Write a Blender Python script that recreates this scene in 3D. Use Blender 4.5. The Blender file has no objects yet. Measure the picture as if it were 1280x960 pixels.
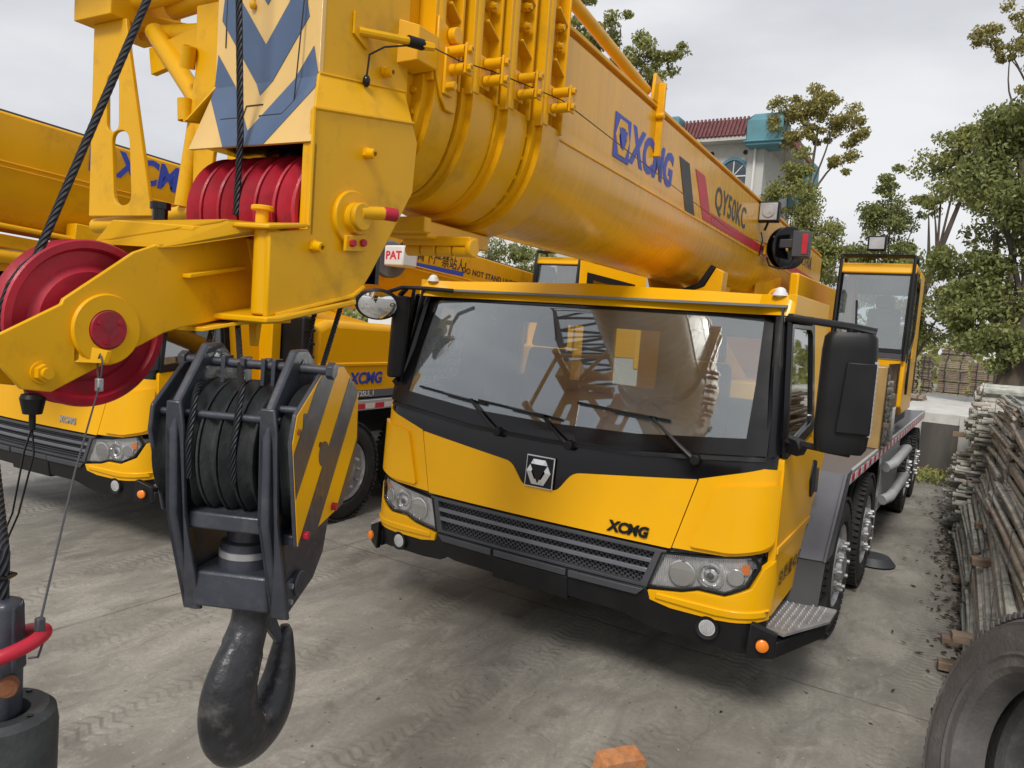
import bpy, bmesh, math, random
from mathutils import Vector, Matrix, Quaternion, noise
PI=math.pi
random.seed(7)
sc=bpy.context.scene
# ------------------------------------------------------------ camera
R3=Matrix(((0.8411264,-0.10516456,0.53051559),(0.53580386,0.02849975,-0.84386136),(0.07362474,0.99404637,0.08031947)))
cam=bpy.data.cameras.new('camera'); co=bpy.data.objects.new('camera',cam); sc.collection.objects.link(co)
co.matrix_world=Matrix.Translation((0,0,2.2))@R3.to_quaternion().to_matrix().to_4x4()
cam.sensor_width=36; cam.lens=941.1/1280*36; cam.clip_start=.05; cam.clip_end=2000
sc.camera=co
# ------------------------------------------------------------ world
SUN_EL,SUN_AZ=math.radians(46),math.radians(167)
w=bpy.data.worlds.new('World'); sc.world=w; w.use_nodes=True
nt=w.node_tree; nt.nodes.clear(); N=nt.nodes.new; L=nt.links.new
out=N('ShaderNodeOutputWorld'); bg=N('ShaderNodeBackground'); bg.inputs[1].default_value=.105
sky=N('ShaderNodeTexSky'); sky.sky_type='NISHITA'; sky.sun_disc=False; sky.sun_elevation=SUN_EL; sky.sun_rotation=SUN_AZ; sky.air_density=1; sky.dust_density=3
tc=N('ShaderNodeTexCoord'); mp=N('ShaderNodeMapping'); mp.inputs['Scale'].default_value=(1,1,3.0)
ns=N('ShaderNodeTexNoise'); ns.inputs['Scale'].default_value=1.7; ns.inputs['Detail'].default_value=6; ns.inputs['Roughness'].default_value=.5
cr=N('ShaderNodeValToRGB'); cr.color_ramp.elements[0].position=.33; cr.color_ramp.elements[0].color=(2.95,3.02,3.28,1); cr.color_ramp.elements[1].position=.68; cr.color_ramp.elements[1].color=(5.1,5.1,5.15,1)
mx=N('ShaderNodeMixRGB'); mx.inputs[0].default_value=.93
L(tc.outputs['Generated'],mp.inputs[0]); L(mp.outputs[0],ns.inputs['Vector']); L(ns.outputs['Fac'],cr.inputs[0])
L(sky.outputs[0],mx.inputs[1]); L(cr.outputs[0],mx.inputs[2]); L(mx.outputs[0],bg.inputs[0]); L(bg.outputs[0],out.inputs[0])
sl=bpy.data.lights.new('sun','SUN'); sl.energy=1.45; sl.angle=math.radians(16); sl.color=(1,.96,.9)
so=bpy.data.objects.new('sun',sl); sc.collection.objects.link(so)
sd=Vector((math.sin(SUN_AZ)*math.cos(SUN_EL),math.cos(SUN_AZ)*math.cos(SUN_EL),math.sin(SUN_EL)))
so.rotation_euler=sd.to_track_quat('Z','Y').to_euler(); so.location=(0,0,20)
vs=sc.view_settings; sc.display_settings.display_device='sRGB'; vs.view_transform='Standard'; vs.look='None'; vs.gamma=1; vs.use_curve_mapping=False; vs.exposure=.74
# ------------------------------------------------------------ materials
def newmat(name):
    m=bpy.data.materials.new(name); m.use_nodes=True
    return m,m.node_tree,m.node_tree.nodes['Principled BSDF']
def mat(name,col,rough=.5,metal=0,coat=0,var=.12,vscale=6,bump=0,bscale=60,spec=.5,stretch=None,dirt=None,dirtamt=.0,dscale=3):
    m,nt,p=newmat(name); N=nt.nodes.new; L=nt.links.new
    p.inputs['Roughness'].default_value=rough; p.inputs['Metallic'].default_value=metal
    p.inputs['Coat Weight'].default_value=coat; p.inputs['Coat Roughness'].default_value=.08
    p.inputs['Specular IOR Level'].default_value=spec
    tc=N('ShaderNodeTexCoord'); src=tc.outputs['Object']
    if stretch:
        mp=N('ShaderNodeMapping'); mp.inputs['Scale'].default_value=stretch; L(src,mp.inputs[0]); src=mp.outputs[0]
    n=N('ShaderNodeTexNoise'); n.inputs['Scale'].default_value=vscale; n.inputs['Detail'].default_value=5; L(src,n.inputs['Vector'])
    r=N('ShaderNodeValToRGB'); e=r.color_ramp.elements
    e[0].position=.3; e[1].position=.7
    e[0].color=tuple(c*(1-var) for c in col)+(1,); e[1].color=tuple(min(1,c*(1+var)) for c in col)+(1,)
    L(n.outputs['Fac'],r.inputs[0]); colout=r.outputs[0]
    if dirt:
        n2=N('ShaderNodeTexNoise'); n2.inputs['Scale'].default_value=dscale; n2.inputs['Detail'].default_value=9; n2.inputs['Roughness'].default_value=.72; L(src,n2.inputs['Vector'])
        r2=N('ShaderNodeValToRGB'); r2.color_ramp.elements[0].position=.53; r2.color_ramp.elements[0].color=(0,0,0,1); r2.color_ramp.elements[1].position=.72; r2.color_ramp.elements[1].color=(dirtamt,)*3+(1,)
        L(n2.outputs['Fac'],r2.inputs[0]); mx=N('ShaderNodeMixRGB'); mx.inputs[2].default_value=tuple(dirt)+(1,); L(r2.outputs[0],mx.inputs[0]); L(colout,mx.inputs[1]); colout=mx.outputs[0]
    L(colout,p.inputs['Base Color'])
    if bump:
        n3=N('ShaderNodeTexNoise'); n3.inputs['Scale'].default_value=bscale; n3.inputs['Detail'].default_value=3; L(src,n3.inputs['Vector'])
        b=N('ShaderNodeBump'); b.inputs['Strength'].default_value=bump; b.inputs['Distance'].default_value=.01; L(n3.outputs['Fac'],b.inputs['Height']); L(b.outputs[0],p.inputs['Normal'])
        if coat: L(b.outputs[0],p.inputs['Coat Normal'])
    # slight roughness variation
    rr=N('ShaderNodeMapRange'); rr.inputs['To Min'].default_value=max(.02,rough-.07); rr.inputs['To Max'].default_value=min(1,rough+.09); L(n.outputs['Fac'],rr.inputs['Value']); L(rr.outputs[0],p.inputs['Roughness'])
    return m
YC=(.78,.355,.010)
M={}
M['cab']=mat('cab_yellow',(.82,.412,.002),.30,0,.16,var=.04,vscale=2,dirt=(.62,.36,.04),dirtamt=.15,spec=.22,bump=.03,bscale=3)
M['boom']=mat('boom_yellow',(.76,.378,.003),.34,0,.14,spec=.25,var=.10,vscale=2.2,bump=.06,bscale=5,dirt=(.26,.14,.02),dirtamt=.42,dscale=3)
M['head']=mat('head_yellow',(.74,.385,.002),.38,0,.08,spec=.25,var=.06,vscale=3,bump=.08,bscale=14,dirt=(.26,.14,.02),dirtamt=.42,dscale=5)
M['streak']=mat('boom_side_yellow',(.76,.378,.004),.26,0,.3,spec=.3,var=.07,vscale=1.5,bump=.035,bscale=2.0,stretch=(2.2,10,.5),dirt=(.44,.25,.05),dirtamt=.4,dscale=1.4)
M['black']=mat('black_plastic',(.010,.010,.011),.42,0,0,var=.25,bump=.05,bscale=200,spec=.28)
M['gloss']=mat('gloss_black',(.004,.004,.005),.16,0,.15,var=.1,spec=.35)
M['steel']=mat('hook_grey_paint',(.036,.040,.054),.42,0,.15,var=.25,vscale=9,bump=.22,bscale=30,dirt=(.12,.115,.11),dirtamt=.45,dscale=7)
M['steel2']=mat('worn_sheave',(.042,.046,.048),.5,.2,0,var=.4,vscale=12,bump=.25,bscale=40,dirt=(.14,.14,.13),dirtamt=.5,dscale=5)
M['forge']=mat('forged_hook',(.030,.031,.035),.38,.3,.1,var=.35,vscale=14,bump=.3,bscale=45,dirt=(.20,.18,.17),dirtamt=.6,dscale=9)
M['red']=mat('red_paint',(.40,.014,.032),.46,0,.05,var=.25,vscale=8,bump=.2,bscale=25,dirt=(.12,.05,.05),dirtamt=.75,dscale=7,spec=.35)
M['rope']=None
M['rubber']=mat('tyre_rubber',(.022,.022,.022),.75,0,0,var=.3,vscale=10,bump=.3,bscale=50,dirt=(.09,.08,.07),dirtamt=.5,dscale=4)
M['oldrubber']=mat('old_tyre_rubber',(.095,.09,.087),.8,0,0,var=.3,vscale=5,bump=.4,bscale=60,dirt=(.22,.195,.16),dirtamt=.7,dscale=5)
M['alu']=mat('wheel_silver',(.45,.45,.46),.4,.6,0,var=.2,bump=.1,dirt=(.2,.18,.16),dirtamt=.6,dscale=14)
M['chrome']=mat('chrome',(.75,.75,.76),.12,1,0,var=.05)
M['lgrey']=mat('light_grey_paint',(.42,.43,.44),.45,0,.1,var=.1,dirt=(.2,.18,.16),dirtamt=.4)
M['mgrey']=mat('mid_grey_paint',(.115,.12,.14),.42,0,.2,var=.08)
M['dgrey']=mat('dark_grey_plastic',(.055,.058,.066),.5,0,0,var=.1,bump=.05,bscale=200)
M['blue']=mat('decal_blue',(.02,.055,.42),.4,var=.05)
M['bluegrey']=mat('decal_blue_grey',(.07,.115,.21),.45,0,.2,var=.1,dirt=(.2,.2,.2),dirtamt=.3)
M['cream']=mat('decal_cream',(.72,.47,.16),.45,0,.2,var=.06,dirt=(.3,.22,.12),dirtamt=.35)
M['white']=mat('white_paint',(.72,.72,.70),.45,var=.05,dirt=(.35,.32,.28),dirtamt=.3)
M['decalblack']=mat('decal_black',(.02,.018,.016),.45,var=.1)
M['decalred']=mat('decal_red',(.50,.012,.03),.4,var=.15)
M['tapered']=mat('reflective_red',(.62,.03,.07),.35,var=.1)
M['amber']=mat('amber_lens',(.85,.22,.01),.2,0,.6,var=.05)
M['seat']=mat('seat_fabric',(.030,.029,.030),.7,var=.2)
M['screen']=mat('grey_interior',(.17,.185,.20),.6,var=.1)
M['wrap']=mat('wrapped_board',(.38,.25,.10),.35,0,.4,var=.2,vscale=5,bump=.3,bscale=12)
M['brick']=mat('brick_clay',(.48,.20,.075),.85,var=.25,vscale=20,bump=.5,bscale=60,dirt=(.35,.28,.2),dirtamt=.5,dscale=9)
M['pole']=mat('weathered_pole',(.44,.43,.39),.8,var=.35,vscale=9,bump=.4,bscale=40,dirt=(.19,.18,.16),dirtamt=.55,dscale=6)
M['pole2']=mat('grey_green_pole',(.34,.35,.31),.8,var=.35,vscale=9,bump=.4,bscale=40,dirt=(.19,.18,.16),dirtamt=.55,dscale=6)
M['pole3']=mat('brown_pole',(.33,.28,.23),.8,var=.3,vscale=9,bump=.4,bscale=40,dirt=(.19,.18,.16),dirtamt=.55,dscale=6)
M['timber']=mat('timber_block',(.26,.19,.135),.8,var=.3,vscale=3,bump=.4,bscale=30,stretch=(2,12,12),dirt=(.10,.07,.05),dirtamt=.5)
M['plank']=mat('sawn_plank',(.40,.33,.24),.85,var=.3,vscale=4,bump=.3,bscale=20,dirt=(.17,.13,.10),dirtamt=.7,dscale=2.5)
M['plank2']=mat('aged_plank',(.30,.235,.175),.85,var=.3,vscale=4,bump=.3,bscale=20,dirt=(.12,.09,.07),dirtamt=.7,dscale=2.5)
M['bark']=mat('bark',(.085,.066,.05),.9,var=.4,vscale=8,bump=.8,bscale=25,stretch=(1,1,.3))
M['conc']=mat('pale_concrete',(.58,.57,.54),.85,var=.12,vscale=3,bump=.2,bscale=40,dirt=(.2,.19,.17),dirtamt=.6,dscale=2)
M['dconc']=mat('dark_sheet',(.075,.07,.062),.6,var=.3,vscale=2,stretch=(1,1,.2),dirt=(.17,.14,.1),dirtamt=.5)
M['jibshade']=mat('shaded_jib_brown',(.09,.05,.02),.6,var=.3)  # dark brown paints in the shade of the yellow jib's mirrored silhouette
M['rust']=mat('rusty_steel',(.20,.075,.03),.85,var=.4,vscale=10,bump=.4)
M['wall']=mat('pebble_render',(.50,.50,.47),.9,var=.12,vscale=30,bump=.3,bscale=90,dirt=(.3,.29,.26),dirtamt=.5,dscale=1.2)
M['teal']=mat('teal_paint',(.10,.26,.31),.6,var=.15,vscale=2,dirt=(.12,.16,.16),dirtamt=.6,dscale=1.5)
M['tile']=mat('red_roof_tile',(.15,.048,.05),.6,var=.3,vscale=5)
M['winframe']=mat('blue_window_frame',(.09,.22,.31),.5,var=.1)
def glassmat(name,tint=(.8,.86,.86),spec=.14,rough=.02,haze=0):
    m=bpy.data.materials.new(name); m.use_nodes=True; nt=m.node_tree; nt.nodes.clear(); N=nt.nodes.new; L=nt.links.new
    o=N('ShaderNodeOutputMaterial'); t=N('ShaderNodeBsdfTransparent'); t.inputs[0].default_value=tint+(1,)
    g=N('ShaderNodeBsdfGlossy'); g.inputs['Roughness'].default_value=rough
    lw=N('ShaderNodeLayerWeight'); lw.inputs[0].default_value=.5
    mr=N('ShaderNodeMapRange'); mr.inputs['To Min'].default_value=spec; mr.inputs['To Max'].default_value=1
    pw=N('ShaderNodeMath'); pw.operation='POWER'; pw.inputs[1].default_value=2.2
    L(lw.outputs['Facing'],pw.inputs[0]); L(pw.outputs[0],mr.inputs['Value'])
    mx=N('ShaderNodeMixShader'); L(mr.outputs[0],mx.inputs[0]); L(t.outputs[0],mx.inputs[1]); L(g.outputs[0],mx.inputs[2])
    res=mx.outputs[0]
    if haze:   # haze painted into the glass to make it paler, thicker in patches
        df=N('ShaderNodeBsdfDiffuse'); df.inputs[0].default_value=(.62,.66,.69,1); tc=N('ShaderNodeTexCoord'); nz=N('ShaderNodeTexNoise'); nz.inputs['Scale'].default_value=2.2; nz.inputs['Detail'].default_value=8; L(tc.outputs['Object'],nz.inputs['Vector'])
        r=N('ShaderNodeMapRange'); r.inputs['From Min'].default_value=.3; r.inputs['From Max'].default_value=.75; r.inputs['To Min'].default_value=haze*.6; r.inputs['To Max'].default_value=haze*1.7; L(nz.outputs['Fac'],r.inputs['Value'])
        m2=N('ShaderNodeMixShader'); L(r.outputs[0],m2.inputs[0]); L(res,m2.inputs[1]); L(df.outputs[0],m2.inputs[2]); res=m2.outputs[0]
    L(res,o.inputs[0]); return m
M['glass']=glassmat('windshield_glass',(.80,.87,.88),.22,haze=.045)
M['sideglass']=glassmat('door_glass',(.30,.33,.34),.38)
M['lens']=glassmat('lamp_lens',(.93,.93,.93),.06)
M['mirror']=mat('mirror_face',(.8,.82,.84),.02,1,0,var=.01)
M['bglass']=mat('building_glass',(.05,.07,.09),.08,0,.3,var=.3)
def ropemat():
    m,nt,p=newmat('wire_rope'); N=nt.nodes.new; L=nt.links.new
    p.inputs['Roughness'].default_value=.5; p.inputs['Metallic'].default_value=.4
    uv=N('ShaderNodeUVMap'); sp=N('ShaderNodeSeparateXYZ'); L(uv.outputs[0],sp.inputs[0])
    a=N('ShaderNodeMath'); a.operation='MULTIPLY'; a.inputs[1].default_value=1; L(sp.outputs[1],a.inputs[0])
    b=N('ShaderNodeMath'); b.operation='ADD'; L(sp.outputs[0],b.inputs[0]); L(a.outputs[0],b.inputs[1])
    s=N('ShaderNodeMath'); s.operation='SINE'; L(b.outputs[0],s.inputs[0])
    r=N('ShaderNodeMapRange'); r.inputs['From Min'].default_value=-1; L(s.outputs[0],r.inputs['Value'])
    bp=N('ShaderNodeBump'); bp.inputs['Strength'].default_value=1; bp.inputs['Distance'].default_value=.006; L(r.outputs[0],bp.inputs['Height']); L(bp.outputs[0],p.inputs['Normal'])
    c=N('ShaderNodeValToRGB'); c.color_ramp.elements[0].color=(.008,.008,.01,1); c.color_ramp.elements[1].color=(.055,.06,.075,1); L(r.outputs[0],c.inputs[0]); L(c.outputs[0],p.inputs['Base Color'])
    return m
M['rope']=ropemat()
def lampmat():
    m,nt,p=newmat('headlamp_reflector'); N=nt.nodes.new; L=nt.links.new
    p.inputs['Metallic'].default_value=.5; p.inputs['Roughness'].default_value=.15
    tc=N('ShaderNodeTexCoord'); v=N('ShaderNodeTexVoronoi'); v.inputs['Scale'].default_value=30; L(tc.outputs['Object'],v.inputs['Vector'])
    r=N('ShaderNodeValToRGB'); r.color_ramp.elements[0].color=(1,1,1,1); r.color_ramp.elements[1].color=(.75,.75,.77,1); L(v.outputs['Distance'],r.inputs[0]); L(r.outputs[0],p.inputs['Base Color'])
    b=N('ShaderNodeBump'); b.inputs['Strength'].default_value=.55; b.inputs['Distance'].default_value=.010; cs=N('ShaderNodeSeparateColor'); v2=N('ShaderNodeTexVoronoi'); v2.inputs['Scale'].default_value=70; L(tc.outputs['Object'],v2.inputs['Vector']); L(v2.outputs['Color'],cs.inputs[0]); ad=N('ShaderNodeMath'); ad.operation='MULTIPLY_ADD'; ad.inputs[1].default_value=.45; L(cs.outputs[0],ad.inputs[0]); L(v.outputs['Distance'],ad.inputs[2]); wv=N('ShaderNodeTexWave'); wv.bands_direction='X'; wv.inputs['Scale'].default_value=26; wv.inputs['Distortion'].default_value=0; L(tc.outputs['Object'],wv.inputs['Vector']); a2=N('ShaderNodeMath'); a2.operation='MULTIPLY_ADD'; a2.inputs[1].default_value=.22; L(ad.outputs[0],a2.inputs[0]); L(wv.outputs['Fac'],a2.inputs[2]); L(a2.outputs[0],b.inputs['Height']); L(b.outputs[0],p.inputs['Normal'])
    return m
M['lamp']=lampmat()
def leafmat(name,a,b_,c):
    m,nt,p=newmat(name); N=nt.nodes.new; L=nt.links.new
    g=N('ShaderNodeNewGeometry'); r=N('ShaderNodeValToRGB'); e=r.color_ramp.elements
    e[0].color=a+(1,); e[1].color=c+(1,); x=e.new(.5); x.color=b_+(1,)
    L(g.outputs['Random Per Island'],r.inputs[0]); L(r.outputs[0],p.inputs['Base Color']); p.inputs['Roughness'].default_value=.5
    o=nt.nodes['Material Output']; t=N('ShaderNodeBsdfTranslucent'); L(r.outputs[0],t.inputs[0]); mx=N('ShaderNodeMixShader'); mx.inputs[0].default_value=.3
    L(p.outputs[0],mx.inputs[1]); L(t.outputs[0],mx.inputs[2]); L(mx.outputs[0],o.inputs[0]); return m
M['leaf']=leafmat('leaf_green',(.14,.155,.04),(.25,.265,.07),(.38,.38,.12))
M['leafdark']=leafmat('leaf_dark_green',(.105,.13,.04),(.20,.225,.065),(.33,.34,.11))
M['leafolive']=leafmat('leaf_olive',(.16,.155,.04),(.28,.25,.065),(.42,.35,.10))
M['leafpale']=leafmat('leaf_pale',(.10,.11,.05),(.17,.17,.08),(.24,.22,.11))
M['litter']=leafmat('leaf_litter',(.02,.015,.012),(.06,.045,.03),(.16,.12,.07))
def groundmat():
    m,nt,p=newmat('worn_concrete_yard'); N=nt.nodes.new; L=nt.links.new
    tc=N('ShaderNodeTexCoord'); P=tc.outputs['Object']
    def noi(s,d,ro=.6,src=P,dist=0):
        n=N('ShaderNodeTexNoise'); n.inputs['Scale'].default_value=s; n.inputs['Detail'].default_value=d; n.inputs['Roughness'].default_value=ro; n.inputs['Distortion'].default_value=dist; L(src,n.inputs['Vector']); return n.outputs['Fac']
    def ramp(f,ps):
        r=N('ShaderNodeValToRGB'); e=r.color_ramp.elements
        while len(e)<len(ps): e.new(.5)
        for q,(a,c) in zip(e,ps): q.position=a; q.color=(c if len(c)==4 else c+(1,))
        L(f,r.inputs[0]); return r.outputs[0]
    def mixc(f,a,b,mode='MIX'):
        x=N('ShaderNodeMixRGB'); x.blend_type=mode
        if isinstance(f,(int,float)): x.inputs[0].default_value=f
        else: L(f,x.inputs[0])
        L(a,x.inputs[1])
        if isinstance(b,tuple): x.inputs[2].default_value=b+(1,)
        else: L(b,x.inputs[2])
        return x.outputs[0]
    base=ramp(noi(.55,8,.62),[(.30,(.215,.20,.17)),(.5,(.34,.318,.272)),(.7,(.43,.405,.35))])
    mp=N('ShaderNodeMapping'); mp.inputs['Rotation'].default_value=(0,0,.25); mp.inputs['Scale'].default_value=(1.7,.75,1); L(P,mp.inputs[0])
    st=noi(1.6,9,.72,mp.outputs[0],.6)
    c=mixc(ramp(st,[(.40,(0,0,0)),(.62,(.75,.75,.75))]),base,(.155,.145,.125))
    mp2=N('ShaderNodeMapping'); mp2.inputs['Rotation'].default_value=(0,0,-.15); mp2.inputs['Scale'].default_value=(1.5,.85,1); L(P,mp2.inputs[0])
    st2=noi(2.7,10,.75,mp2.outputs[0],1.)
    c=mixc(ramp(st2,[(.52,(0,0,0)),(.66,(.55,.55,.55))]),c,(.47,.44,.38))
    c=mixc(ramp(noi(38,4,.7),[(.35,(0,0,0)),(.75,(.55,.55,.55))]),c,(.17,.16,.142))
    c=mixc(ramp(noi(.9,5,.5),[(.60,(0,0,0)),(.78,(.6,.6,.6))]),c,(.085,.08,.078))
    # tyre tread prints in bands running along the yard
    sp=N('ShaderNodeSeparateXYZ'); L(P,sp.inputs[0])
    def math_(op,a,b=None):
        x=N('ShaderNodeMath'); x.operation=op
        for i,v in enumerate((a,b)):
            if v is None: continue
            if isinstance(v,(int,float)): x.inputs[i].default_value=v
            else: L(v,x.inputs[i])
        return x.outputs[0]
    wob=math_('MULTIPLY',math_('SUBTRACT',noi(.35,2),.5),1.2)
    xx=math_('ADD',sp.outputs[0],wob)
    band=math_('PINGPONG',math_('ADD',xx,100.3),.55)
    bandm=ramp(band,[(.10,(1,1,1)),(.22,(0,0,0))])
    zig=math_('SINE',math_('ADD',math_('MULTIPLY',sp.outputs[1],95),math_('ADD',math_('MULTIPLY',math_('PINGPONG',xx,.09),45),math_('MULTIPLY',noi(4,3),5))))
    zigm=ramp(zig,[(.1,(0,0,0)),(.9,(1,1,1))])
    tm=mixc(1,mixc(1,bandm,zigm,'MULTIPLY'),ramp(noi(1.1,4),[(.40,(0,0,0)),(.60,(.55,.55,.55))]),'MULTIPLY')
    c=mixc(tm,c,(.10,.094,.085))
    # grit specks and small stains
    vg=N('ShaderNodeTexVoronoi'); vg.inputs['Scale'].default_value=22; L(P,vg.inputs['Vector']); gs=N('ShaderNodeSeparateColor'); L(vg.outputs['Color'],gs.inputs[0])
    sp1=mixc(1,ramp(vg.outputs['Distance'],[(.10,(1,1,1)),(.22,(0,0,0))]),ramp(gs.outputs[0],[(.86,(0,0,0)),(.90,(.8,.8,.8))]),'MULTIPLY'); c=mixc(sp1,c,(.07,.065,.058))
    sp2=mixc(1,ramp(vg.outputs['Distance'],[(.08,(1,1,1)),(.18,(0,0,0))]),ramp(gs.outputs[1],[(.88,(0,0,0)),(.92,(.7,.7,.7))]),'MULTIPLY'); c=mixc(sp2,c,(.50,.48,.44))
    c=mixc(ramp(noi(2.3,7,.6),[(.63,(0,0,0)),(.70,(.5,.5,.5))]),c,(.10,.093,.082))
    # joints
    jw=math_('MULTIPLY',math_('SUBTRACT',noi(3,5),.5),.05)
    def joint(coord,off,per):
        q=math_('PINGPONG',math_('ADD',math_('ADD',coord,jw),off+per*20),per/2)
        return ramp(math_('ABSOLUTE',q),[(0,(1,1,1)),(.014,(.0,.0,.0))])
    j=mixc(1,joint(sp.outputs[0],4.93,5),joint(sp.outputs[1],-5.12,5),'ADD')
    jm=mixc(1,j,ramp(noi(2.5,4),[(.3,(.25,.25,.25)),(.6,(.85,.85,.85))]),'MULTIPLY')
    c=mixc(jm,c,(.055,.052,.045))
    # fine cracks
    v=N('ShaderNodeTexVoronoi'); v.feature='DISTANCE_TO_EDGE'; v.inputs['Scale'].default_value=.33
    wv=N('ShaderNodeVectorMath'); wv.operation='ADD'; nn=N('ShaderNodeTexNoise'); nn.inputs['Scale'].default_value=1.3; nn.inputs['Detail'].default_value=6; L(P,nn.inputs['Vector']); L(P,wv.inputs[0]); L(nn.outputs['Color'],wv.inputs[1]); L(wv.outputs[0],v.inputs['Vector'])
    ck=ramp(v.outputs['Distance'],[(0,(.22,.22,.22)),(.003,(0,0,0))])
    c=mixc(ck,c,(.06,.055,.05))
    L(c,p.inputs['Base Color'])
    rg=ramp(noi(.8,5),[(.35,(.5,.5,.5)),(.65,(.82,.82,.82))]); L(rg,p.inputs['Roughness'])
    b=N('ShaderNodeBump'); b.inputs['Strength'].default_value=.5; b.inputs['Distance'].default_value=.012
    hh=math_('ADD',math_('MULTIPLY',noi(55,4,.7),.35),math_('MULTIPLY',st2,.6)); hh=math_('SUBTRACT',hh,math_('MULTIPLY',jm,.6)); hh=math_('ADD',hh,math_('MULTIPLY',tm,.25))
    L(hh,b.inputs['Height']); L(b.outputs[0],p.inputs['Normal'])
    return m
M['ground']=groundmat()
# ------------------------------------------------------------ helpers
COL=sc.collection
WM={}            # world matrix of every thing's Empty
def V(*a): return Vector(a)
class MB:
    def __init__(s): s.bm=bmesh.new(); s.uv=None
    def _new(s,vs,M4=None):
        if M4 is not None: bmesh.ops.transform(s.bm,matrix=M4,verts=vs)
    def box(s,c,d,rot=None):
        M4=Matrix.Translation(c)
        if rot is not None: M4=M4@(rot if isinstance(rot,Matrix) else Matrix.Rotation(rot,4,'Z'))
        M4=M4@Matrix.Diagonal((d[0],d[1],d[2],1))
        bmesh.ops.create_cube(s.bm,size=1,matrix=M4); return s
    def b2(s,x0,x1,y0,y1,z0,z1): return s.box(((x0+x1)/2,(y0+y1)/2,(z0+z1)/2),(abs(x1-x0),abs(y1-y0),abs(z1-z0)))
    def beam(s,p0,p1,w,h,up=(0,0,1)):
        p0=Vector(p0);p1=Vector(p1);d=p1-p0;y=d.normalized();u=Vector(up); x=y.cross(u)
        if x.length<1e-4: x=y.cross(Vector((1,0,0)))
        x.normalize(); z=x.cross(y)
        M4=Matrix((( x.x,y.x,z.x,0),(x.y,y.y,z.y,0),(x.z,y.z,z.z,0),(0,0,0,1)))
        M4=Matrix.Translation((p0+p1)/2)@M4@Matrix.Diagonal((w,d.length,h,1))
        bmesh.ops.create_cube(s.bm,size=1,matrix=M4); return s
    def cyl(s,p0,p1,r,r2=None,seg=16,caps=True):
        p0=Vector(p0);p1=Vector(p1);d=p1-p0
        M4=Matrix.Translation((p0+p1)/2)@d.to_track_quat('Z','Y').to_matrix().to_4x4()
        bmesh.ops.create_cone(s.bm,cap_ends=caps,segments=seg,radius1=r,radius2=r if r2 is None else r2,depth=d.length,matrix=M4); return s
    def sph(s,c,r,sc3=(1,1,1),seg=16):
        bmesh.ops.create_uvsphere(s.bm,u_segments=seg,v_segments=max(6,seg//2),radius=r,matrix=Matrix.Translation(c)@Matrix.Diagonal(tuple(sc3)+(1,))); return s
    def tube(s,pts,r,seg=8,closed=False,caps=True,rfun=None):
        pts=[Vector(p) for p in pts]; n=len(pts); rings=[]
        t0=(pts[1]-pts[0]).normalized(); nrm=t0.orthogonal().normalized(); prev=t0
        for i,p in enumerate(pts):
            if closed: t=(pts[(i+1)%n]-pts[i-1]).normalized()
            else: t=(pts[min(n-1,i+1)]-pts[max(0,i-1)]).normalized()
            q=prev.rotation_difference(t); nrm=(q@nrm); nrm=(nrm-t*nrm.dot(t)).normalized(); prev=t; bn=t.cross(nrm)
            rr=r if rfun is None else rfun(i/(n-1))
            if isinstance(rr,tuple): ra,rb=rr
            else: ra=rb=rr
            rings.append([s.bm.verts.new(p+nrm*math.cos(2*PI*k/seg)*ra+bn*math.sin(2*PI*k/seg)*rb) for k in range(seg)])
        m=n if closed else n-1
        for i in range(m):
            A=rings[i];B=rings[(i+1)%n]
            for k in range(seg): s.bm.faces.new((A[k],A[(k+1)%seg],B[(k+1)%seg],B[k]))
        if caps and not closed: s.bm.faces.new(rings[0][::-1]); s.bm.faces.new(rings[-1])
        return s
    def rope(s,p0,p1,r,seg=10,lay=.12,nseg=1):
        uvl=s.bm.loops.layers.uv.verify(); p0=Vector(p0);p1=Vector(p1)
        return s.ropepath([p0.lerp(p1,i/nseg) for i in range(nseg+1)],r,seg,lay)
    def ropepath(s,pts,r,seg=12,lay=.12,strands=6):
        "stranded rope: real twisted lobes"
        pts=[Vector(p) for p in pts]; 
        # resample
        out=[];acc=0;ds=[0]
        for a,b in zip(pts,pts[1:]): ds.append(ds[-1]+(b-a).length)
        Ltot=ds[-1]; st=max(.006,r*.9); nn=int(Ltot/st)+1
        j=0
        P=[]
        for i in range(nn+1):
            d=Ltot*i/nn
            while j<len(ds)-2 and ds[j+1]<d: j+=1
            t=(d-ds[j])/max(1e-9,ds[j+1]-ds[j]); P.append((d,pts[j].lerp(pts[j+1],t)))
        seg=24; rings=[]; t0=(P[1][1]-P[0][1]).normalized(); nrm=t0.orthogonal().normalized(); prev=t0
        for i,(d,p) in enumerate(P):
            t=(P[min(len(P)-1,i+1)][1]-P[max(0,i-1)][1]).normalized()
            q=prev.rotation_difference(t); nrm=q@nrm; nrm=(nrm-t*nrm.dot(t)).normalized(); prev=t; bn=t.cross(nrm)
            ph=2*PI*d/(r*13); ring=[]
            for k in range(seg):
                a=2*PI*k/seg; rr=r*(.86+.16*abs(math.cos((a-ph)*strands/2)))
                ring.append(s.bm.verts.new(p+nrm*math.cos(a)*rr+bn*math.sin(a)*rr))
            rings.append(ring)
        uvl=s.bm.loops.layers.uv.verify()
        for i in range(len(P)-1):
            A=rings[i];B=rings[i+1]
            for k in range(seg):
                f=s.bm.faces.new((A[k],A[(k+1)%seg],B[(k+1)%seg],B[k]))
                for lp,(kk,dd) in zip(f.loops,((k,P[i][0]),(k+1,P[i][0]),(k+1,P[i+1][0]),(k,P[i+1][0]))):
                    lp[uvl].uv=(2*PI*kk/seg*6,-2*PI*dd/(r*13)*6)
        return s
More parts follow.
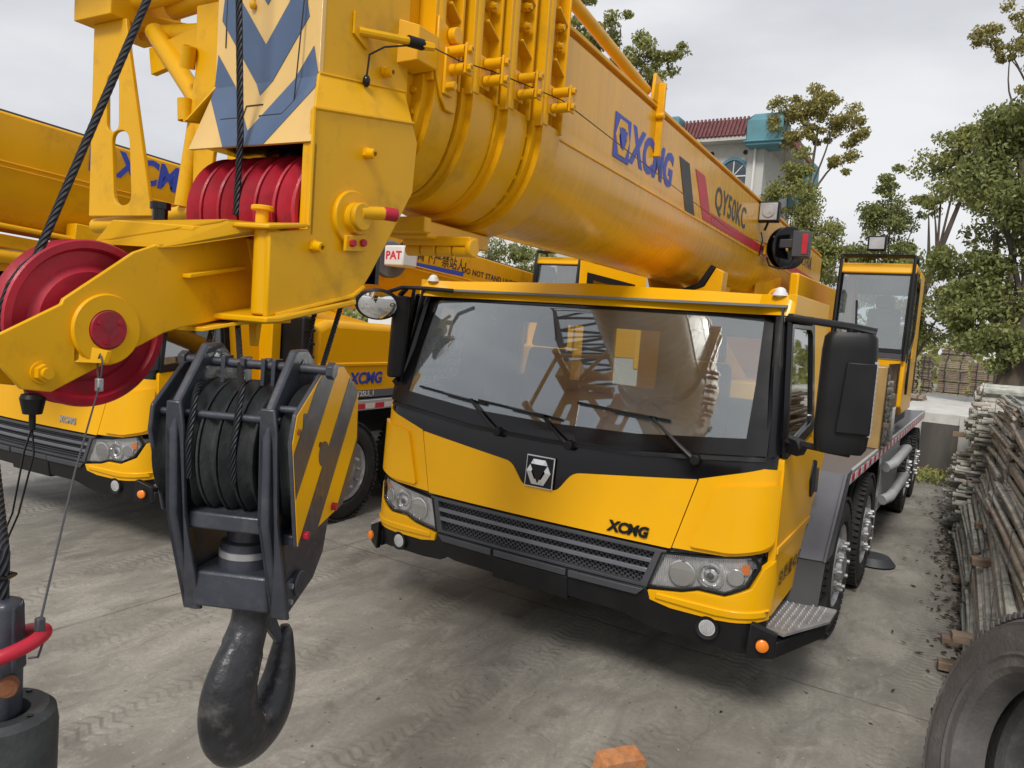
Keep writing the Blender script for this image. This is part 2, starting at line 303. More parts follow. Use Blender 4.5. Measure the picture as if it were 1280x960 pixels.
    def prism(s,pts,vec,M4=None):
        vec=Vector(vec); a=[s.bm.verts.new(Vector(p)) for p in pts]; b=[s.bm.verts.new(Vector(p)+vec) for p in pts]
        n=len(pts); fs=[s.bm.faces.new(a),s.bm.faces.new(b[::-1])]
        for i in range(n): fs.append(s.bm.faces.new((a[i],b[i],b[(i+1)%n],a[(i+1)%n])))
        bmesh.ops.recalc_face_normals(s.bm,faces=fs)
        return s
    def face(s,pts): s.bm.faces.new([s.bm.verts.new(Vector(p)) for p in pts]); return s
    def lathe(s,prof,p0,axis,seg=32,closed=False):
        "prof: list of (radius, height along axis)"
        p0=Vector(p0); M4=Matrix.Translation(p0)@Vector(axis).normalized().to_track_quat('Z','Y').to_matrix().to_4x4(); rings=[]
        for r,h in prof:
            rings.append([s.bm.verts.new(M4@Vector((r*math.cos(2*PI*k/seg),r*math.sin(2*PI*k/seg),h))) for k in range(seg)])
        fs=[]
        m=len(prof) if closed else len(prof)-1
        for i in range(m):
            A=rings[i];B=rings[(i+1)%len(prof)]
            for k in range(seg): fs.append(s.bm.faces.new((A[k],A[(k+1)%seg],B[(k+1)%seg],B[k])))
        if not closed:
            if prof[0][0]>1e-5: fs.append(s.bm.faces.new(rings[0][::-1]))
            if prof[-1][0]>1e-5: fs.append(s.bm.faces.new(rings[-1]))
        bmesh.ops.recalc_face_normals(s.bm,faces=fs)
        return s
    def ring2(s,outer,inner,vec):
        "frame between two loops with equal point counts"
        vec=Vector(vec);n=len(outer); A=[s.bm.verts.new(Vector(p)) for p in outer];B=[s.bm.verts.new(Vector(p)) for p in inner]
        C=[s.bm.verts.new(Vector(p)+vec) for p in outer];D=[s.bm.verts.new(Vector(p)+vec) for p in inner]; fs=[]
        for i in range(n):
            j=(i+1)%n
            fs+= [s.bm.faces.new((A[i],A[j],B[j],B[i])),s.bm.faces.new((C[j],C[i],D[i],D[j])),s.bm.faces.new((A[j],A[i],C[i],C[j])),s.bm.faces.new((B[i],B[j],D[j],D[i]))]
        bmesh.ops.recalc_face_normals(s.bm,faces=fs); return s
    def build(s,name,m,parent=None,xf=None,bevel=0,smooth=32,seg=2,weld=True):
        bm=s.bm
        if weld: bmesh.ops.remove_doubles(bm,verts=bm.verts,dist=1e-5)
        if xf is not None: bmesh.ops.transform(bm,matrix=xf,verts=bm.verts)
        if parent is not None:
            root=parent
            while root.parent: root=root.parent
            if root.name in WM: bmesh.ops.transform(bm,matrix=WM[root.name].inverted(),verts=bm.verts)
        me=bpy.data.meshes.new(name); bm.to_mesh(me); bm.free()
        if smooth:
            for p in me.polygons: p.use_smooth=True
            me.set_sharp_from_angle(angle=math.radians(smooth))
        me.materials.append(M[m] if isinstance(m,str) else m)
        o=bpy.data.objects.new(name,me); COL.objects.link(o)
        if parent is not None: o.parent=parent
        if bevel:
            b=o.modifiers.new('bevel','BEVEL'); b.width=bevel; b.segments=seg; b.limit_method='ANGLE'; b.angle_limit=math.radians(35); b.harden_normals=False
        return o
def tag(o,label=None,cat=None,group=None,kind=None):
    if label: o['label']=label
    if cat: o['category']=cat
    if group: o['group']=group
    if kind: o['kind']=kind
    return o
def thing(name,label,cat,loc,rot=0,group=None):
    o=bpy.data.objects.new(name,None); COL.objects.link(o); o.empty_display_size=.2
    o.location=loc; o.rotation_euler=(0,0,rot)
    WM[o.name]=Matrix.Translation(loc)@Matrix.Rotation(rot,4,'Z'); return tag(o,label,cat,group)
def dup(o,loc=None,rot=None,parent=None):
    c=o.copy(); COL.objects.link(c)
    if parent is not None: c.parent=parent
    if loc is not None: c.location=loc
    if rot is not None: c.rotation_euler=rot
    for ch in list(o.children): dup(ch,parent=c)
    if o.name in WM: WM[c.name]=Matrix.LocRotScale(c.location,c.rotation_euler,None)
    return c
def origin_to(o,p):
    "move a part's origin to world-space point p"
    root=o.parent
    while root.parent: root=root.parent
    q=WM[root.name].inverted()@Vector(p); o.data.transform(Matrix.Translation(-q)); o.location=q
def clip(poly,cl):
    "Sutherland-Hodgman, 2D, cl convex (ccw)"
    for i in range(len(cl)):
        a=cl[i];b=cl[(i+1)%len(cl)];o=[]
        f=lambda p:(b[0]-a[0])*(p[1]-a[1])-(b[1]-a[1])*(p[0]-a[0])
        for j in range(len(poly)):
            p=poly[j];q=poly[(j+1)%len(poly)];fp,fq=f(p),f(q)
            if fp>=0:o.append(p)
            if (fp<0)!=(fq<0):
                t=fp/(fp-fq);o.append((p[0]+(q[0]-p[0])*t,p[1]+(q[1]-p[1])*t))
        poly=o
        if len(poly)<3:return []
    return poly
def rnd(pts,r,n=4):
    out=[];m=len(pts)
    rs=r if isinstance(r,(list,tuple)) else [r]*m
    for i in range(m):
        p=Vector(pts[i]);a=(Vector(pts[i-1])-p);b=(Vector(pts[(i+1)%m])-p)
        q=min(rs[i],a.length*.45,b.length*.45)
        if q<1e-4: out.append(tuple(p));continue
        pa=p+a.normalized()*q;pb=p+b.normalized()*q
        for k in range(n+1):
            t=k/n; out.append(tuple(pa*(1-t)**2+p*2*t*(1-t)+pb*t*t))
    return out
def text(name,body,size,M4,m,parent,extrude=.0015,shear=0,bold=0,sx=1,align='LEFT',space=1):
    cu=bpy.data.curves.new(name,'FONT'); cu.body=body; cu.size=size; cu.extrude=extrude; cu.shear=shear; cu.offset=bold; cu.align_x=align; cu.align_y='CENTER'; cu.space_character=space; cu.resolution_u=3
    t=bpy.data.objects.new(name,cu); COL.objects.link(t)
    dg=bpy.context.evaluated_depsgraph_get(); dg.update()
    me=bpy.data.meshes.new_from_object(t.evaluated_get(dg)); bpy.data.objects.remove(t); bpy.data.curves.remove(cu)
    b=MB(); b.bm.from_mesh(me); bpy.data.meshes.remove(me)
    return b.build(name,m,parent,xf=M4@Matrix.Diagonal((sx,1,1,1)),smooth=0,weld=False)
def basis(o,x,y):
    "matrix with local x,y given as world vectors"
    x=Vector(x).normalized();y=Vector(y).normalized();z=x.cross(y)
    return Matrix(((x.x,y.x,z.x,o[0]),(x.y,y.y,z.y,o[1]),(x.z,y.z,z.z,o[2]),(0,0,0,1)))
# ------------------------------------------------------------ SETTING
g=MB(); g.face([(-300,-200,0),(300,-200,0),(300,500,0),(-300,500,0)]); tag(g.build('ground','ground',smooth=0),kind='structure')
# ------------------------------------------------------------ crane carrier (built in the frame of the big crane)
XC,HW,Y0,CR=-2.325,1.435,4.08,.22
def interp(x,xs,ys):
    if x<=xs[0]:return ys[0]
    for i in range(1,len(xs)):
        if x<=xs[i]: return ys[i-1]+(ys[i]-ys[i-1])*(x-xs[i-1])/(xs[i]-xs[i-1])
    return ys[-1]
ZB=[.4,.55,.75,1.0,1.5,1.56,2.30,2.38,2.46]
def lean(z): return interp(z,ZB,[.06,.03,0,.02,.05,.07,.345,.385,.46])
def Fs(u,z,off=0):
    a=abs(u);sg=1 if u>=0 else -1; flat=HW-CR
    if a<flat: x=a;y=Y0+.05*(a/flat)**2; nx,ny=.08*a/flat,-1
    else:
        t=(a-flat)/CR
        if t<PI/2: x=flat+CR*math.sin(t);y=Y0+.05+CR*(1-math.cos(t)); nx,ny=math.sin(t),-math.cos(t)
        else: x=HW;y=Y0+.05+CR+(a-flat-CR*PI/2); nx,ny=1,0
    k=interp(z,[1.5,2.46],[0,1]); x-=k*.08*(x/HW); fade=1 if a<flat else max(0,1-(a-flat)/(CR*PI/2))
    return Vector((XC+sg*(x+nx*off),y+lean(z)*(.35+.65*fade if a>flat else 1)+ny*off,z))
def cutgrid(bm,us,zs):
    for u in us:
        bmesh.ops.bisect_plane(bm,geom=bm.verts[:]+bm.edges[:]+bm.faces[:],plane_co=(u,0,0),plane_no=(1,0,0))
    for z in zs:
        bmesh.ops.bisect_plane(bm,geom=bm.verts[:]+bm.edges[:]+bm.faces[:],plane_co=(0,0,z),plane_no=(0,0,1))
def Fw(u,z,off=0):
    p=Fs(min(1.2,max(-1.2,u)),z,0); k=interp(z,[1.5,2.46],[0,1]); return Vector((XC+u*(1-k*.08/HW),Y0+.05*(u/(HW-CR))**2+lean(z)-off,z))
US=[i*.2 for i in range(-5,6)]+[s*(HW-CR+i*CR*PI/2/8) for i in range(9) for s in (1,-1)]
def fpanel(mb,poly,off=0,th=.02,fun=Fs,us=US,zs=ZB[:-1],hole=None):
    bm=bmesh.new()
    if hole:
        o=[bm.verts.new((p[0],0,p[1])) for p in poly];q=[bm.verts.new((p[0],0,p[1])) for p in hole];n=len(poly)
        for i in range(n): bm.faces.new((o[i],o[(i+1)%n],q[(i+1)%n],q[i]))
    else: bm.faces.new([bm.verts.new((p[0],0,p[1])) for p in poly])
    cutgrid(bm,us,zs)
    bmesh.ops.triangulate(bm,faces=[f for f in bm.faces if len(f.verts)>4])
    bm.verts.index_update(); tgt=mb.bm
    A=[tgt.verts.new(fun(v.co.x,v.co.z,off)) for v in bm.verts];B=[tgt.verts.new(fun(v.co.x,v.co.z,off-th)) for v in bm.verts]; fs=[]
    for f in bm.faces:
        ids=[v.index for v in f.verts]; fs.append(tgt.faces.new([A[i] for i in ids])); fs.append(tgt.faces.new([B[i] for i in ids[::-1]]))
    for e in bm.edges:
        if len(e.link_faces)==1:
            i,j=e.verts[0].index,e.verts[1].index; fs.append(tgt.faces.new((A[i],A[j],B[j],B[i])))
    bmesh.ops.recalc_face_normals(tgt,faces=fs); bm.free(); return mb
def mir(poly): return [(-p[0],p[1]) for p in poly][::-1]
def Ss(sg):
    def f(y,z,off=0):
        k=interp(z,[1.5,2.46],[0,1]); return Vector((XC+sg*(HW-k*.08*1+off),y,z))
    return f
def emblem(root,M4,s,mats,parent=None):
    "square badge holding a hexagon ring round a down-pointing triangle"
    b=MB(); b.prism([(x*s/2,y*s/2,0) for x,y in ((-1,-1),(1,-1),(1,1),(-1,1))],(0,0,.004)); o=b.build('badge_plate',mats[0],root,xf=M4,bevel=0)
    hexo=[(math.cos(a)*.43*s,math.sin(a)*.46*s,.004) for a in [math.radians(q) for q in (0,60,120,180,240,300)]]
    hexi=[(p[0]*.60,p[1]*.60,.004) for p in hexo]
    b=MB(); b.ring2(hexo,hexi,(0,0,.003)); b.build('badge_emblem',mats[1],o,xf=M4)
    b=MB(); t=[(-.27*s,.20*s,.0065),(.27*s,.20*s,.0065),(0,-.28*s,.0065)]; b.prism(t,(0,0,.0025)); b.build('badge_triangle',mats[0],o,xf=M4)
    return o
def wheel(root,c,sg,R=.53,W=.34,X=None,nuts=True,hubout=.09):
    "c: centre of the tyre's outer face"
    c=Vector(c);ax=Vector((sg,0,0))
    b=MB(); r=R
    prof=[(r*.60,-.30),(r*.62,-.02),(r*.66,.012),(r*.80,.018),(r*.93,-.004),(r*.985,-.03),(r,-.05)]
    for k in range(1,6):
        y=-.05-(W-.10)*k/6; prof+=[(r,y+.012),(r-.016,y+.008),(r-.016,y-.008),(r,y-.012)]
    prof+=[(r,-W+.05),(r*.93,-W),(r*.62,-W),(r*.60,-W+.05)]
    b.lathe(prof,c,ax,64,closed=True)
    for k in range(60):
        a=2*PI*k/60
        for y in (-.025,-W+.03):
            b.box(c+ax*y+Vector((0,math.cos(a)*(r-.008),math.sin(a)*(r-.008))),(.07,.032,.02),Matrix.Rotation(a-PI/2,4,'X'))
    tyb=b
    b=MB(); b.lathe([(r*.61,-.03),(r*.60,.0),(r*.575,.004),(r*.56,-.02),(r*.52,-.05),(r*.44,-.05 if nuts else -.12),(r*.37,.0),(r*.30,.005),(r*.22,.0),(r*.20,hubout*.4),(r*.12,hubout*.55),(0,hubout*.6)],c,ax,48)
    rim=b.build('wheel','alu',root,xf=X); tyb.build('tyre','rubber',rim,xf=X)
    for k in range(10 if nuts else 0):
        a=2*PI*k/10; p=c+Vector((0,math.cos(a)*r*.335,math.sin(a)*r*.335)); b=MB(); b.cyl(p-ax*.01,p+ax*.022,.024,seg=6); b.cyl(p+ax*.015,p+ax*.055,.015,seg=8); b.build('wheel_nut','alu',rim,xf=X)
    return rim
def headlamp(root,sg,X,full=True):
    pol=[(.84,.945),(1.10,.975),(1.36,1.025),(1.41,.965),(1.345,.85),(1.22,.785),(1.07,.785),(.98,.752),(.775,.725)]
    P=pol if sg>0 else mir(pol)
    b=MB(); fpanel(b,P,-.03,.03); hl=b.build('headlight','lamp',root,xf=X)
    b=MB(); inn=[(p[0]+(1.05-p[0])*.05,p[1]+(.86-p[1])*.09) for p in pol]; 
    if sg<0: b2=mir(pol);i2=mir(inn)
    else: b2=pol;i2=inn
    fpanel(b,b2,.004,.045,hole=i2); b.build('lamp_surround','black',hl,xf=X)
    b=MB(); fpanel(b,i2,0,.004); b.build('lens','lens',hl,xf=X)
    c=Fs(sg*1.13,.865,-.02); d=(Fs(sg*1.13,.865,.1)-c).normalized()
    b=MB(); b.lathe([(.074,.0),(.078,.022),(.064,.024),(.054,.004)],c-d*.012,d,32,closed=True); b.lathe([(.046,.0),(.040,.012),(.025,.020),(0,.022)],c-d*.012,d,24); b.build('projector_lamp','chrome',hl,xf=X)
    b=MB(); b.sph(c-d*.006,.026,seg=16); b.build('bulb','dgrey',hl,xf=X)
    c=Fs(sg*.97,.845,-.02); d=(Fs(sg*.97,.845,.1)-c).normalized(); b=MB(); b.lathe([(.078,.022),(.072,.024),(.060,.008),(.040,-.003),(.014,-.008),(.012,.012),(0,.014)],c-d*.008,d,32); b.build('reflector_bowl','chrome',hl,xf=X)
    c=Fs(sg*1.27,.885,-.02); d=(Fs(sg*1.27,.885,.1)-c).normalized(); b=MB(); b.lathe([(.050,.018),(.046,.020),(.036,.006),(.012,-.002),(.010,.010),(0,.012)],c-d*.008,d,28); b.build('reflector_bowl','chrome',hl,xf=X)
    b=MB(); fpanel(b,[(1.29,.90),(1.345,.91),(1.345,.965),(1.30,.955)] if sg>0 else mir([(1.29,.90),(1.345,.91),(1.345,.965),(1.30,.955)]),-.012,.012); b.build('turn_signal','amber',hl,xf=X)
    return hl
def carrier(root,X,main=True,wide=0):
    B=lambda mb,name,m,par=root,**k: mb.build(name,m,par,xf=X,**k)
    # --- body panels on the front skin
    hood=[(-.89,.975),(.89,.975),(1.0,1.395),(.92,1.385),(.225,1.305),(.125,1.172),(-.125,1.172),(-.225,1.305),(-.92,1.385),(-1.0,1.395)]
    hood=rnd(hood,[.01,.01,.01,.03,.05,.04,.04,.05,.03,.01],4)
    b=MB(); fpanel(b,hood,.0,.03); B(b,'hood','cab',bevel=.006)
    b=MB(); ho=[(-.905,.955),(.905,.955),(1.01,1.40),(-1.01,1.40)]; 
    # black cowl behind the hood
    cowl=[(-1.45,1.50),(-1.40,1.44),(-1.03,1.37),(-.3,1.12),(.3,1.12),(1.03,1.37),(1.40,1.44),(1.45,1.50),(1.47,1.64),(1.2,1.58),(.6,1.535),(0,1.52),(-.6,1.535),(-1.2,1.58),(-1.47,1.64)]
    b=MB(); fpanel(b,cowl,-.006,.03); cw=B(b,'cowl','gloss')
    b=MB(); fpanel(b,rnd([(-1.36,1.545),(-.6,1.475),(0,1.462),(.6,1.475),(1.36,1.545),(1.36,1.568),(.6,1.50),(0,1.487),(-.6,1.50),(-1.36,1.568)],.005),.012,.02); B(b,'cowl_lip','black',cw,bevel=.004)
    for sg in (1,-1):
        cp=[(.898,.983),(1.2,.995),(1.435,1.045),(1.50,1.08),(1.50,1.50),(1.36,1.505),(1.008,1.40)]
        b=MB(); fpanel(b,cp if sg>0 else mir(cp),.0,.03); c=B(b,'corner_panel','cab',bevel=.005)
        # raised facet inside the corner panel
        fp=rnd([(1.0,1.015),(1.22,1.02),(1.40,1.065),(1.46,1.10),(1.46,1.43),(1.12,1.375)],[.03]*6)
        b=MB(); fpanel(b,fp if sg>0 else mir(fp),.024,.03); B(b,'corner_facet','cab',c,bevel=.018,seg=3)
        headlamp(root,sg,X)
        by=[(.785,.712),(.985,.742),(1.075,.772),(1.22,.772),(1.36,.838),(1.42,.95),(1.52,.99),(1.56,.86),(1.50,.655),(1.18,.627),(.92,.632),(.80,.655)]
        b=MB(); fpanel(b,by if sg>0 else mir(by),.010,.04); B(b,'bumper_corner','cab',bevel=.006)
        by=[(.83,.672),(1.18,.655),(1.46,.675),(1.49,.72),(1.2,.705),(.84,.71)]
        b=MB(); fpanel(b,by if sg>0 else mir(by),.022,.02); B(b,'bumper_ridge','cab',bevel=.008)
        # fog lamp
        p=Fs(sg*1.14,.573,.01); d=(Fs(sg*1.14,.573,.2)-p).normalized()
        b=MB(); b.lathe([(.047,.006),(.066,.012),(.070,-.01),(.05,-.03)],p,d,32,closed=True); fl=B(b,'fog_lamp','black')
        b=MB(); b.lathe([(.046,.008),(.03,-.01),(0,-.012)],p-d*.0,d,32); B(b,'reflector_bowl','lamp',fl)
        b=MB(); b.lathe([(.044,.006),(.03,.014),(0,.017)],p,d,24); B(b,'lens','lens',fl)
    # bumper
    bl=[(-1.50,.66),(-1.18,.632),(-.92,.636),(-.79,.66),(-.775,.718),(.775,.718),(.79,.66),(.92,.636),(1.18,.632),(1.50,.66),(1.50,.50),(1.40,.452),(.84,.47),(.62,.53),(.26,.535),(.26,.512),(-.30,.512),(-.30,.545),(-.62,.545),(-.70,.56),(-.76,.52),(-.92,.505),(-1.40,.50),(-1.50,.53)]
    b=MB(); fpanel(b,bl,.0,.06); bp_=B(b,'bumper','black',bevel=.006)
    b=MB(); fpanel(b,[(-.76,.712),(-.31,.712),(-.31,.668),(-.72,.668)],.02,.03); fpanel(b,[(-.29,.712),(.25,.712),(.25,.668),(-.29,.668)],.014,.03); fpanel(b,[(.27,.712),(.76,.712),(.72,.668),(.27,.668)],.02,.03); B(b,'bumper_top','dgrey',bp_,bevel=.004)
    b=MB(); fpanel(b,[(-.30,.66),(.26,.66),(.26,.516),(-.30,.516)],.008,.02); B(b,'centre_flap','black',bp_,bevel=.003)
    # grille
    gr=[(-.87,.958),(.87,.958),(.785,.722),(-.785,.722)]
    b=MB(); fpanel(b,gr,-.05,.02); G=B(b,'grille','black')
    b=MB(); fpanel(b,gr,.0,.05,hole=[(-.80,.935),(.80,.935),(.735,.742),(-.735,.742)]); B(b,'grille_frame','dgrey',G,bevel=.004)
    b=MB()
    for z0,z1,u0 in ((.893,.868,.80),(.833,.806,.775)):
        fpanel(b,[(-u0,z0),(u0,z0),(u0-.01,z1),(-u0+.01,z1)],-.002,.02)
    B(b,'grille_slat','mgrey',G,bevel=.004)
    b=MB()   # honeycomb mesh
    if main:
        z=.745;row=0
        while z<.935:
            u=-.78+(row%2)*.018
            while u<.78:
                p=Fs(u,z,-.043); b.box(p,(.022,.006,.012)); u+=.036
            z+=.0145;row+=1
    else:
        for k in range(9): fpanel(b,[(-.78,.75+k*.02),(.78,.75+k*.02),(.78,.758+k*.02),(-.78,.758+k*.02)],-.04,.01)
    B(b,'grille_mesh','dgrey',G,smooth=0,weld=False)
    # windshield surround + glass
    wo=[(-1.36,1.575),(-.6,1.508),(0,1.495),(.6,1.508),(1.36,1.575),(1.36,1.95),(1.36,2.357),(0,2.357),(-1.36,2.357),(-1.36,1.95)]
    wi=[(-1.24,1.655),(-.6,1.60),(0,1.588),(.6,1.60),(1.24,1.655),(1.255,1.95),(1.26,2.335),(0,2.335),(-1.26,2.335),(-1.255,1.95)]
    b=MB(); fpanel(b,wo,.004,.03,hole=wi,fun=Fw); ws=B(b,'windshield_frame','gloss')
    b=MB(); fpanel(b,[(-1.36,1.575),(-.6,1.508),(0,1.495),(.6,1.508),(1.36,1.575),(1.35,2.352),(-1.35,2.352)],-.004,.001,fun=Fw); B(b,'windshield','glass')
    # A pillars (gloss black) and rubber seam
    for sg in (1,-1):
        ap=[(1.355,1.56),(1.52,1.60),(1.52,2.36),(1.345,2.385)]
        b=MB(); fpanel(b,ap if sg>0 else mir(ap),.004,.03); B(b,'pillar','gloss',bevel=.004)
    # roof
    rf=[(-1.50,2.352),(-1.34,2.356),(0,2.356),(1.34,2.356),(1.50,2.352),(1.50,2.475),(0,2.50),(-1.50,2.475)]
    b=MB(); fpanel(b,rf,.016,.03,zs=[2.38]); 
    z=2.468
    b.b2(XC-HW+.075,XC+HW-.075,Y0+.54,5.50,z-.03,z+.012); 
    for sg in (1,-1): b.b2(XC+sg*(HW-.11),XC+sg*(HW-.065),Y0+.40,5.5,2.34,z+.012)
    B(b,'roof','cab',bevel=.008,seg=3)
    b=MB(); b.beam((XC-1.10,4.62,2.474),(XC+1.15,4.62,2.474),.05,.014); rs=B(b,'roof_strip','black',bevel=.003)
    for sg in (1,-1):
        b=MB(); p=V(XC+sg*1.27,4.50,2.47); b.cyl(p,p+V(0,0,.02),.045,.04,seg=20); b.sph(p+V(0,0,.02),.034,(1,1,.9)); B(b,'marker_lamp','lens' if False else 'white')
    # doors
    for sg in (1,-1):
        S=Ss(sg)
        lo=rnd([(4.32,.66),(5.05,.70),(5.12,.86),(5.42,1.28),(5.52,1.52),(5.5,1.62),(5.0,1.62),(4.30,1.56),(4.30,1.1)],[.02]*9,2)
        b=MB(); fpanel(b,lo,.0,.04,fun=S,us=[],zs=[1.5]); D=B(b,'door','cab',bevel=.006)
        b=MB(); fpanel(b,[(4.32,1.02),(5.15,1.05),(5.20,1.09),(4.32,1.06)],.008,.01,fun=S,us=[],zs=[]); B(b,'door_crease','cab',D,bevel=.003)
        # window frame: black
        wof=rnd([(4.30,1.56),(5.02,1.66),(5.06,1.72),(5.03,2.34),(4.95,2.37),(4.40,2.37)],[.02,.05,.02,.03,.03,.02],3)
        wif=rnd([(4.34,1.63),(4.95,1.72),(4.99,1.77),(4.97,2.26),(4.92,2.29),(4.45,2.29)],[.02,.05,.02,.03,.03,.02],3)
        b=MB(); fpanel(b,wof,.012,.03,fun=S,us=[],zs=[],hole=wif); B(b,'window_frame','gloss',D,bevel=.004)
        b=MB(); fpanel(b,[(4.32,1.60),(5.0,1.70),(4.98,2.31),(4.42,2.31)],-.004,.002,fun=S,us=[],zs=[]); B(b,'window','sideglass',D)
        b=MB(); fpanel(b,[(4.30,1.0),(5.4,1.0),(5.4,2.40),(4.95,2.40),(4.42,2.40),(4.30,1.62)],-.045,.01,fun=S,us=[],zs=[],hole=[(4.36,1.60),(4.97,1.70),(5.0,1.76),(4.98,2.28),(4.46,2.30),(4.36,1.72)]); B(b,'door_trim','seat',D)
        b=MB(); fpanel(b,rnd([(5.12,1.22),(5.22,1.24),(5.22,1.45),(5.12,1.47),(5.06,1.34)],.02),.010,.02,fun=S,us=[],zs=[]); h=B(b,'door_handle','black',D,bevel=.004)
        b=MB(); p=S(5.14,1.26,.03);q=S(5.14,1.42,.03); b.beam(p,q,.03,.018,up=(1,0,0)); B(b,'grip','dgrey',h,bevel=.005)
        # rear side panel
        b=MB(); fpanel(b,[(5.06,1.60),(5.52,1.62),(5.52,2.44),(5.0,2.44),(5.03,2.35)],.0,.04,fun=S,us=[],zs=[]); B(b,'rear_pillar','cab',bevel=.006)
        # wheel guard
        x0,x1=XC+sg*1.36,XC+sg*1.60
        b=MB(); b.prism([(x0,5.46,1.36),(x1,5.50,1.34),(x1,4.98,.86),(x0,4.94,.86)],(0,.03,.0)); b.prism([(x1-sg*.02,5.48,1.36),(x1-sg*.02,5.7,1.36),(x1-sg*.02,5.2,.86),(x1-sg*.02,4.96,.86)],(sg*.02,0,0)); B(b,'wheel_guard','mgrey',bevel=.006)
        b=MB(); b.prism([(x0,4.93,.86),(x1,4.98,.86),(x1,4.82,.50),(x0,4.75,.50)],(0,.03,0)); b.prism([(x1,4.86,.60),(x1,5.2,.60),(x1,5.2,.50),(x1,4.86,.50)],(-sg*.02,0,0)); B(b,'mud_flap','black',bevel=.005)
        # step box
        b=MB(); b.prism([(XC+sg*1.37,4.16,.66),(XC+sg*1.50,4.22,.60),(XC+sg*1.50,4.24,.46),(XC+sg*1.36,4.14,.46)],(0,.05,0)); b.prism([(XC+sg*1.36,4.2,.47),(XC+sg*1.51,4.24,.47),(XC+sg*1.68,4.66,.50),(XC+sg*1.68,4.88,.50),(XC+sg*1.36,4.88,.50)],(0,0,.09)); st=B(b,'step_box','black',bevel=.008)
        b=MB(); b.prism([(XC+sg*1.40,4.30,.592),(XC+sg*1.53,4.26,.592),(XC+sg*1.70,4.66,.592),(XC+sg*1.70,4.90,.592),(XC+sg*1.40,4.90,.592)],(0,0,.014))
        for i in range(7):
            for j in range(12):
                y=4.36+j*.046; xx=1.425+i*.036+ (0 if y>4.6 else -.0)
                if xx<1.53+max(0,(y-4.30))*.42-.02: b.cyl((XC+sg*xx,y,.604),(XC+sg*xx,y,.614),.0095,.006,seg=8)
        B(b,'step_plate','alu',st)
        b=MB(); p=V(XC+sg*1.44,4.17,.545);d=V(sg*.35,-1,0).normalized(); b.lathe([(.034,0),(.034,.014),(.022,.022),(0,.024)],p,d,24); B(b,'side_marker','amber')
    # interior
    b=MB(); b.b2(XC-1.36,XC+1.36,4.2,5.48,.95,.99); b.b2(XC-1.36,XC-1.33,4.35,5.48,.99,1.55); b.b2(XC+1.33,XC+1.36,4.35,5.48,.99,1.55); b.b2(XC-1.36,XC+1.36,5.43,5.47,.99,1.78); b.b2(XC-1.3,XC+1.3,5.43,5.47,2.22,2.42)
    for x0,x1 in ((-1.36,-1.05),(-.45,-.2),(.2,.45),(1.05,1.36)): b.b2(XC+x0,XC+x1,5.43,5.47,1.78,2.22)
    b.b2(XC-1.33,XC+1.33,4.42,5.47,2.40,2.415); B(b,'cab_interior','screen')
    b=MB(); b.b2(XC-1.36,XC+1.36,5.48,5.52,.75,1.78); b.b2(XC-1.36,XC+1.36,5.48,5.52,2.22,2.44)
    for x0,x1 in ((-1.36,-1.05),(-.45,-.2),(.2,.45),(1.05,1.36)): b.b2(XC+x0,XC+x1,5.48,5.52,1.78,2.22)
    B(b,'rear_wall','cab')
    b=MB(); b.prism([(XC-1.30,4.30,1.30),(XC-1.30,4.36,1.56),(XC-1.30,4.62,1.58),(XC-1.30,4.72,1.48),(XC-1.30,4.70,1.10),(XC-1.30,4.30,1.10)],(2.6,0,0)); b.sph((XC+.58,4.60,1.56),.26,(1.1,.55,.42)); B(b,'dashboard','dgrey',bevel=.02)
    b=MB(); c=V(XC+.58,4.78,1.66); q=Matrix.Rotation(math.radians(-35),3,'X'); b.tube([c+q@V(math.cos(a)*.22,math.sin(a)*.22,0) for a in [2*PI*k/28 for k in range(28)]],.016,8,closed=True); b.cyl(c,c+q@V(0,0,-.14),.03)
    for a in (0,2.1,4.2): b.cyl(c,c+q@V(math.cos(a)*.21,math.sin(a)*.21,0),.012,seg=6)
    B(b,'steering_wheel','gloss')
    for u in (-.72,.58):
        b=MB(); x=XC+u
        b.b2(x-.25,x+.25,4.78,5.26,1.28,1.42); S_=B(b,'seat','seat',bevel=.04,seg=3)
        b=MB(); b.prism([(x-.24,5.22,1.36),(x+.24,5.22,1.36),(x+.19,5.36,2.02),(x-.19,5.36,2.02)],(0,.10,0)); B(b,'backrest','seat',S_,bevel=.04,seg=3)
        b=MB(); b.prism([(x-.16,5.32,2.03),(x+.16,5.32,2.03),(x+.13,5.36,2.26),(x-.13,5.36,2.26)],(0,.09,0)); B(b,'headrest','seat',S_,bevel=.035,seg=3)
        b=MB(); b.cyl((x,5.0,1.0),(x,5.0,1.28),.09); B(b,'seat_post','black',S_)
    # wipers
    for (pu,pz),(eu,ez),(b0,b1) in (((-.34,1.485),(-.62,1.66),((-1.13,1.70),(-.50,1.645))),((.19,1.475),(-.03,1.625),((-.57,1.665),(.10,1.62))),((.98,1.508),(.70,1.70),((.18,1.735),(.80,1.70)))):
        p=Fs(pu,pz,.03);e=Fs(eu,ez,.035)
        b=MB(); b.cyl(Fs(pu,pz,-.01),Fs(pu,pz,.045),.034,.028,seg=16); W_=B(b,'wiper','black',bevel=.004)
        b=MB(); b.tube([p,p.lerp(e,.35)+V(0,-.012,0),e],.009,8,rfun=lambda t:(.016-.008*t,.009)); B(b,'wiper_arm','black',W_)
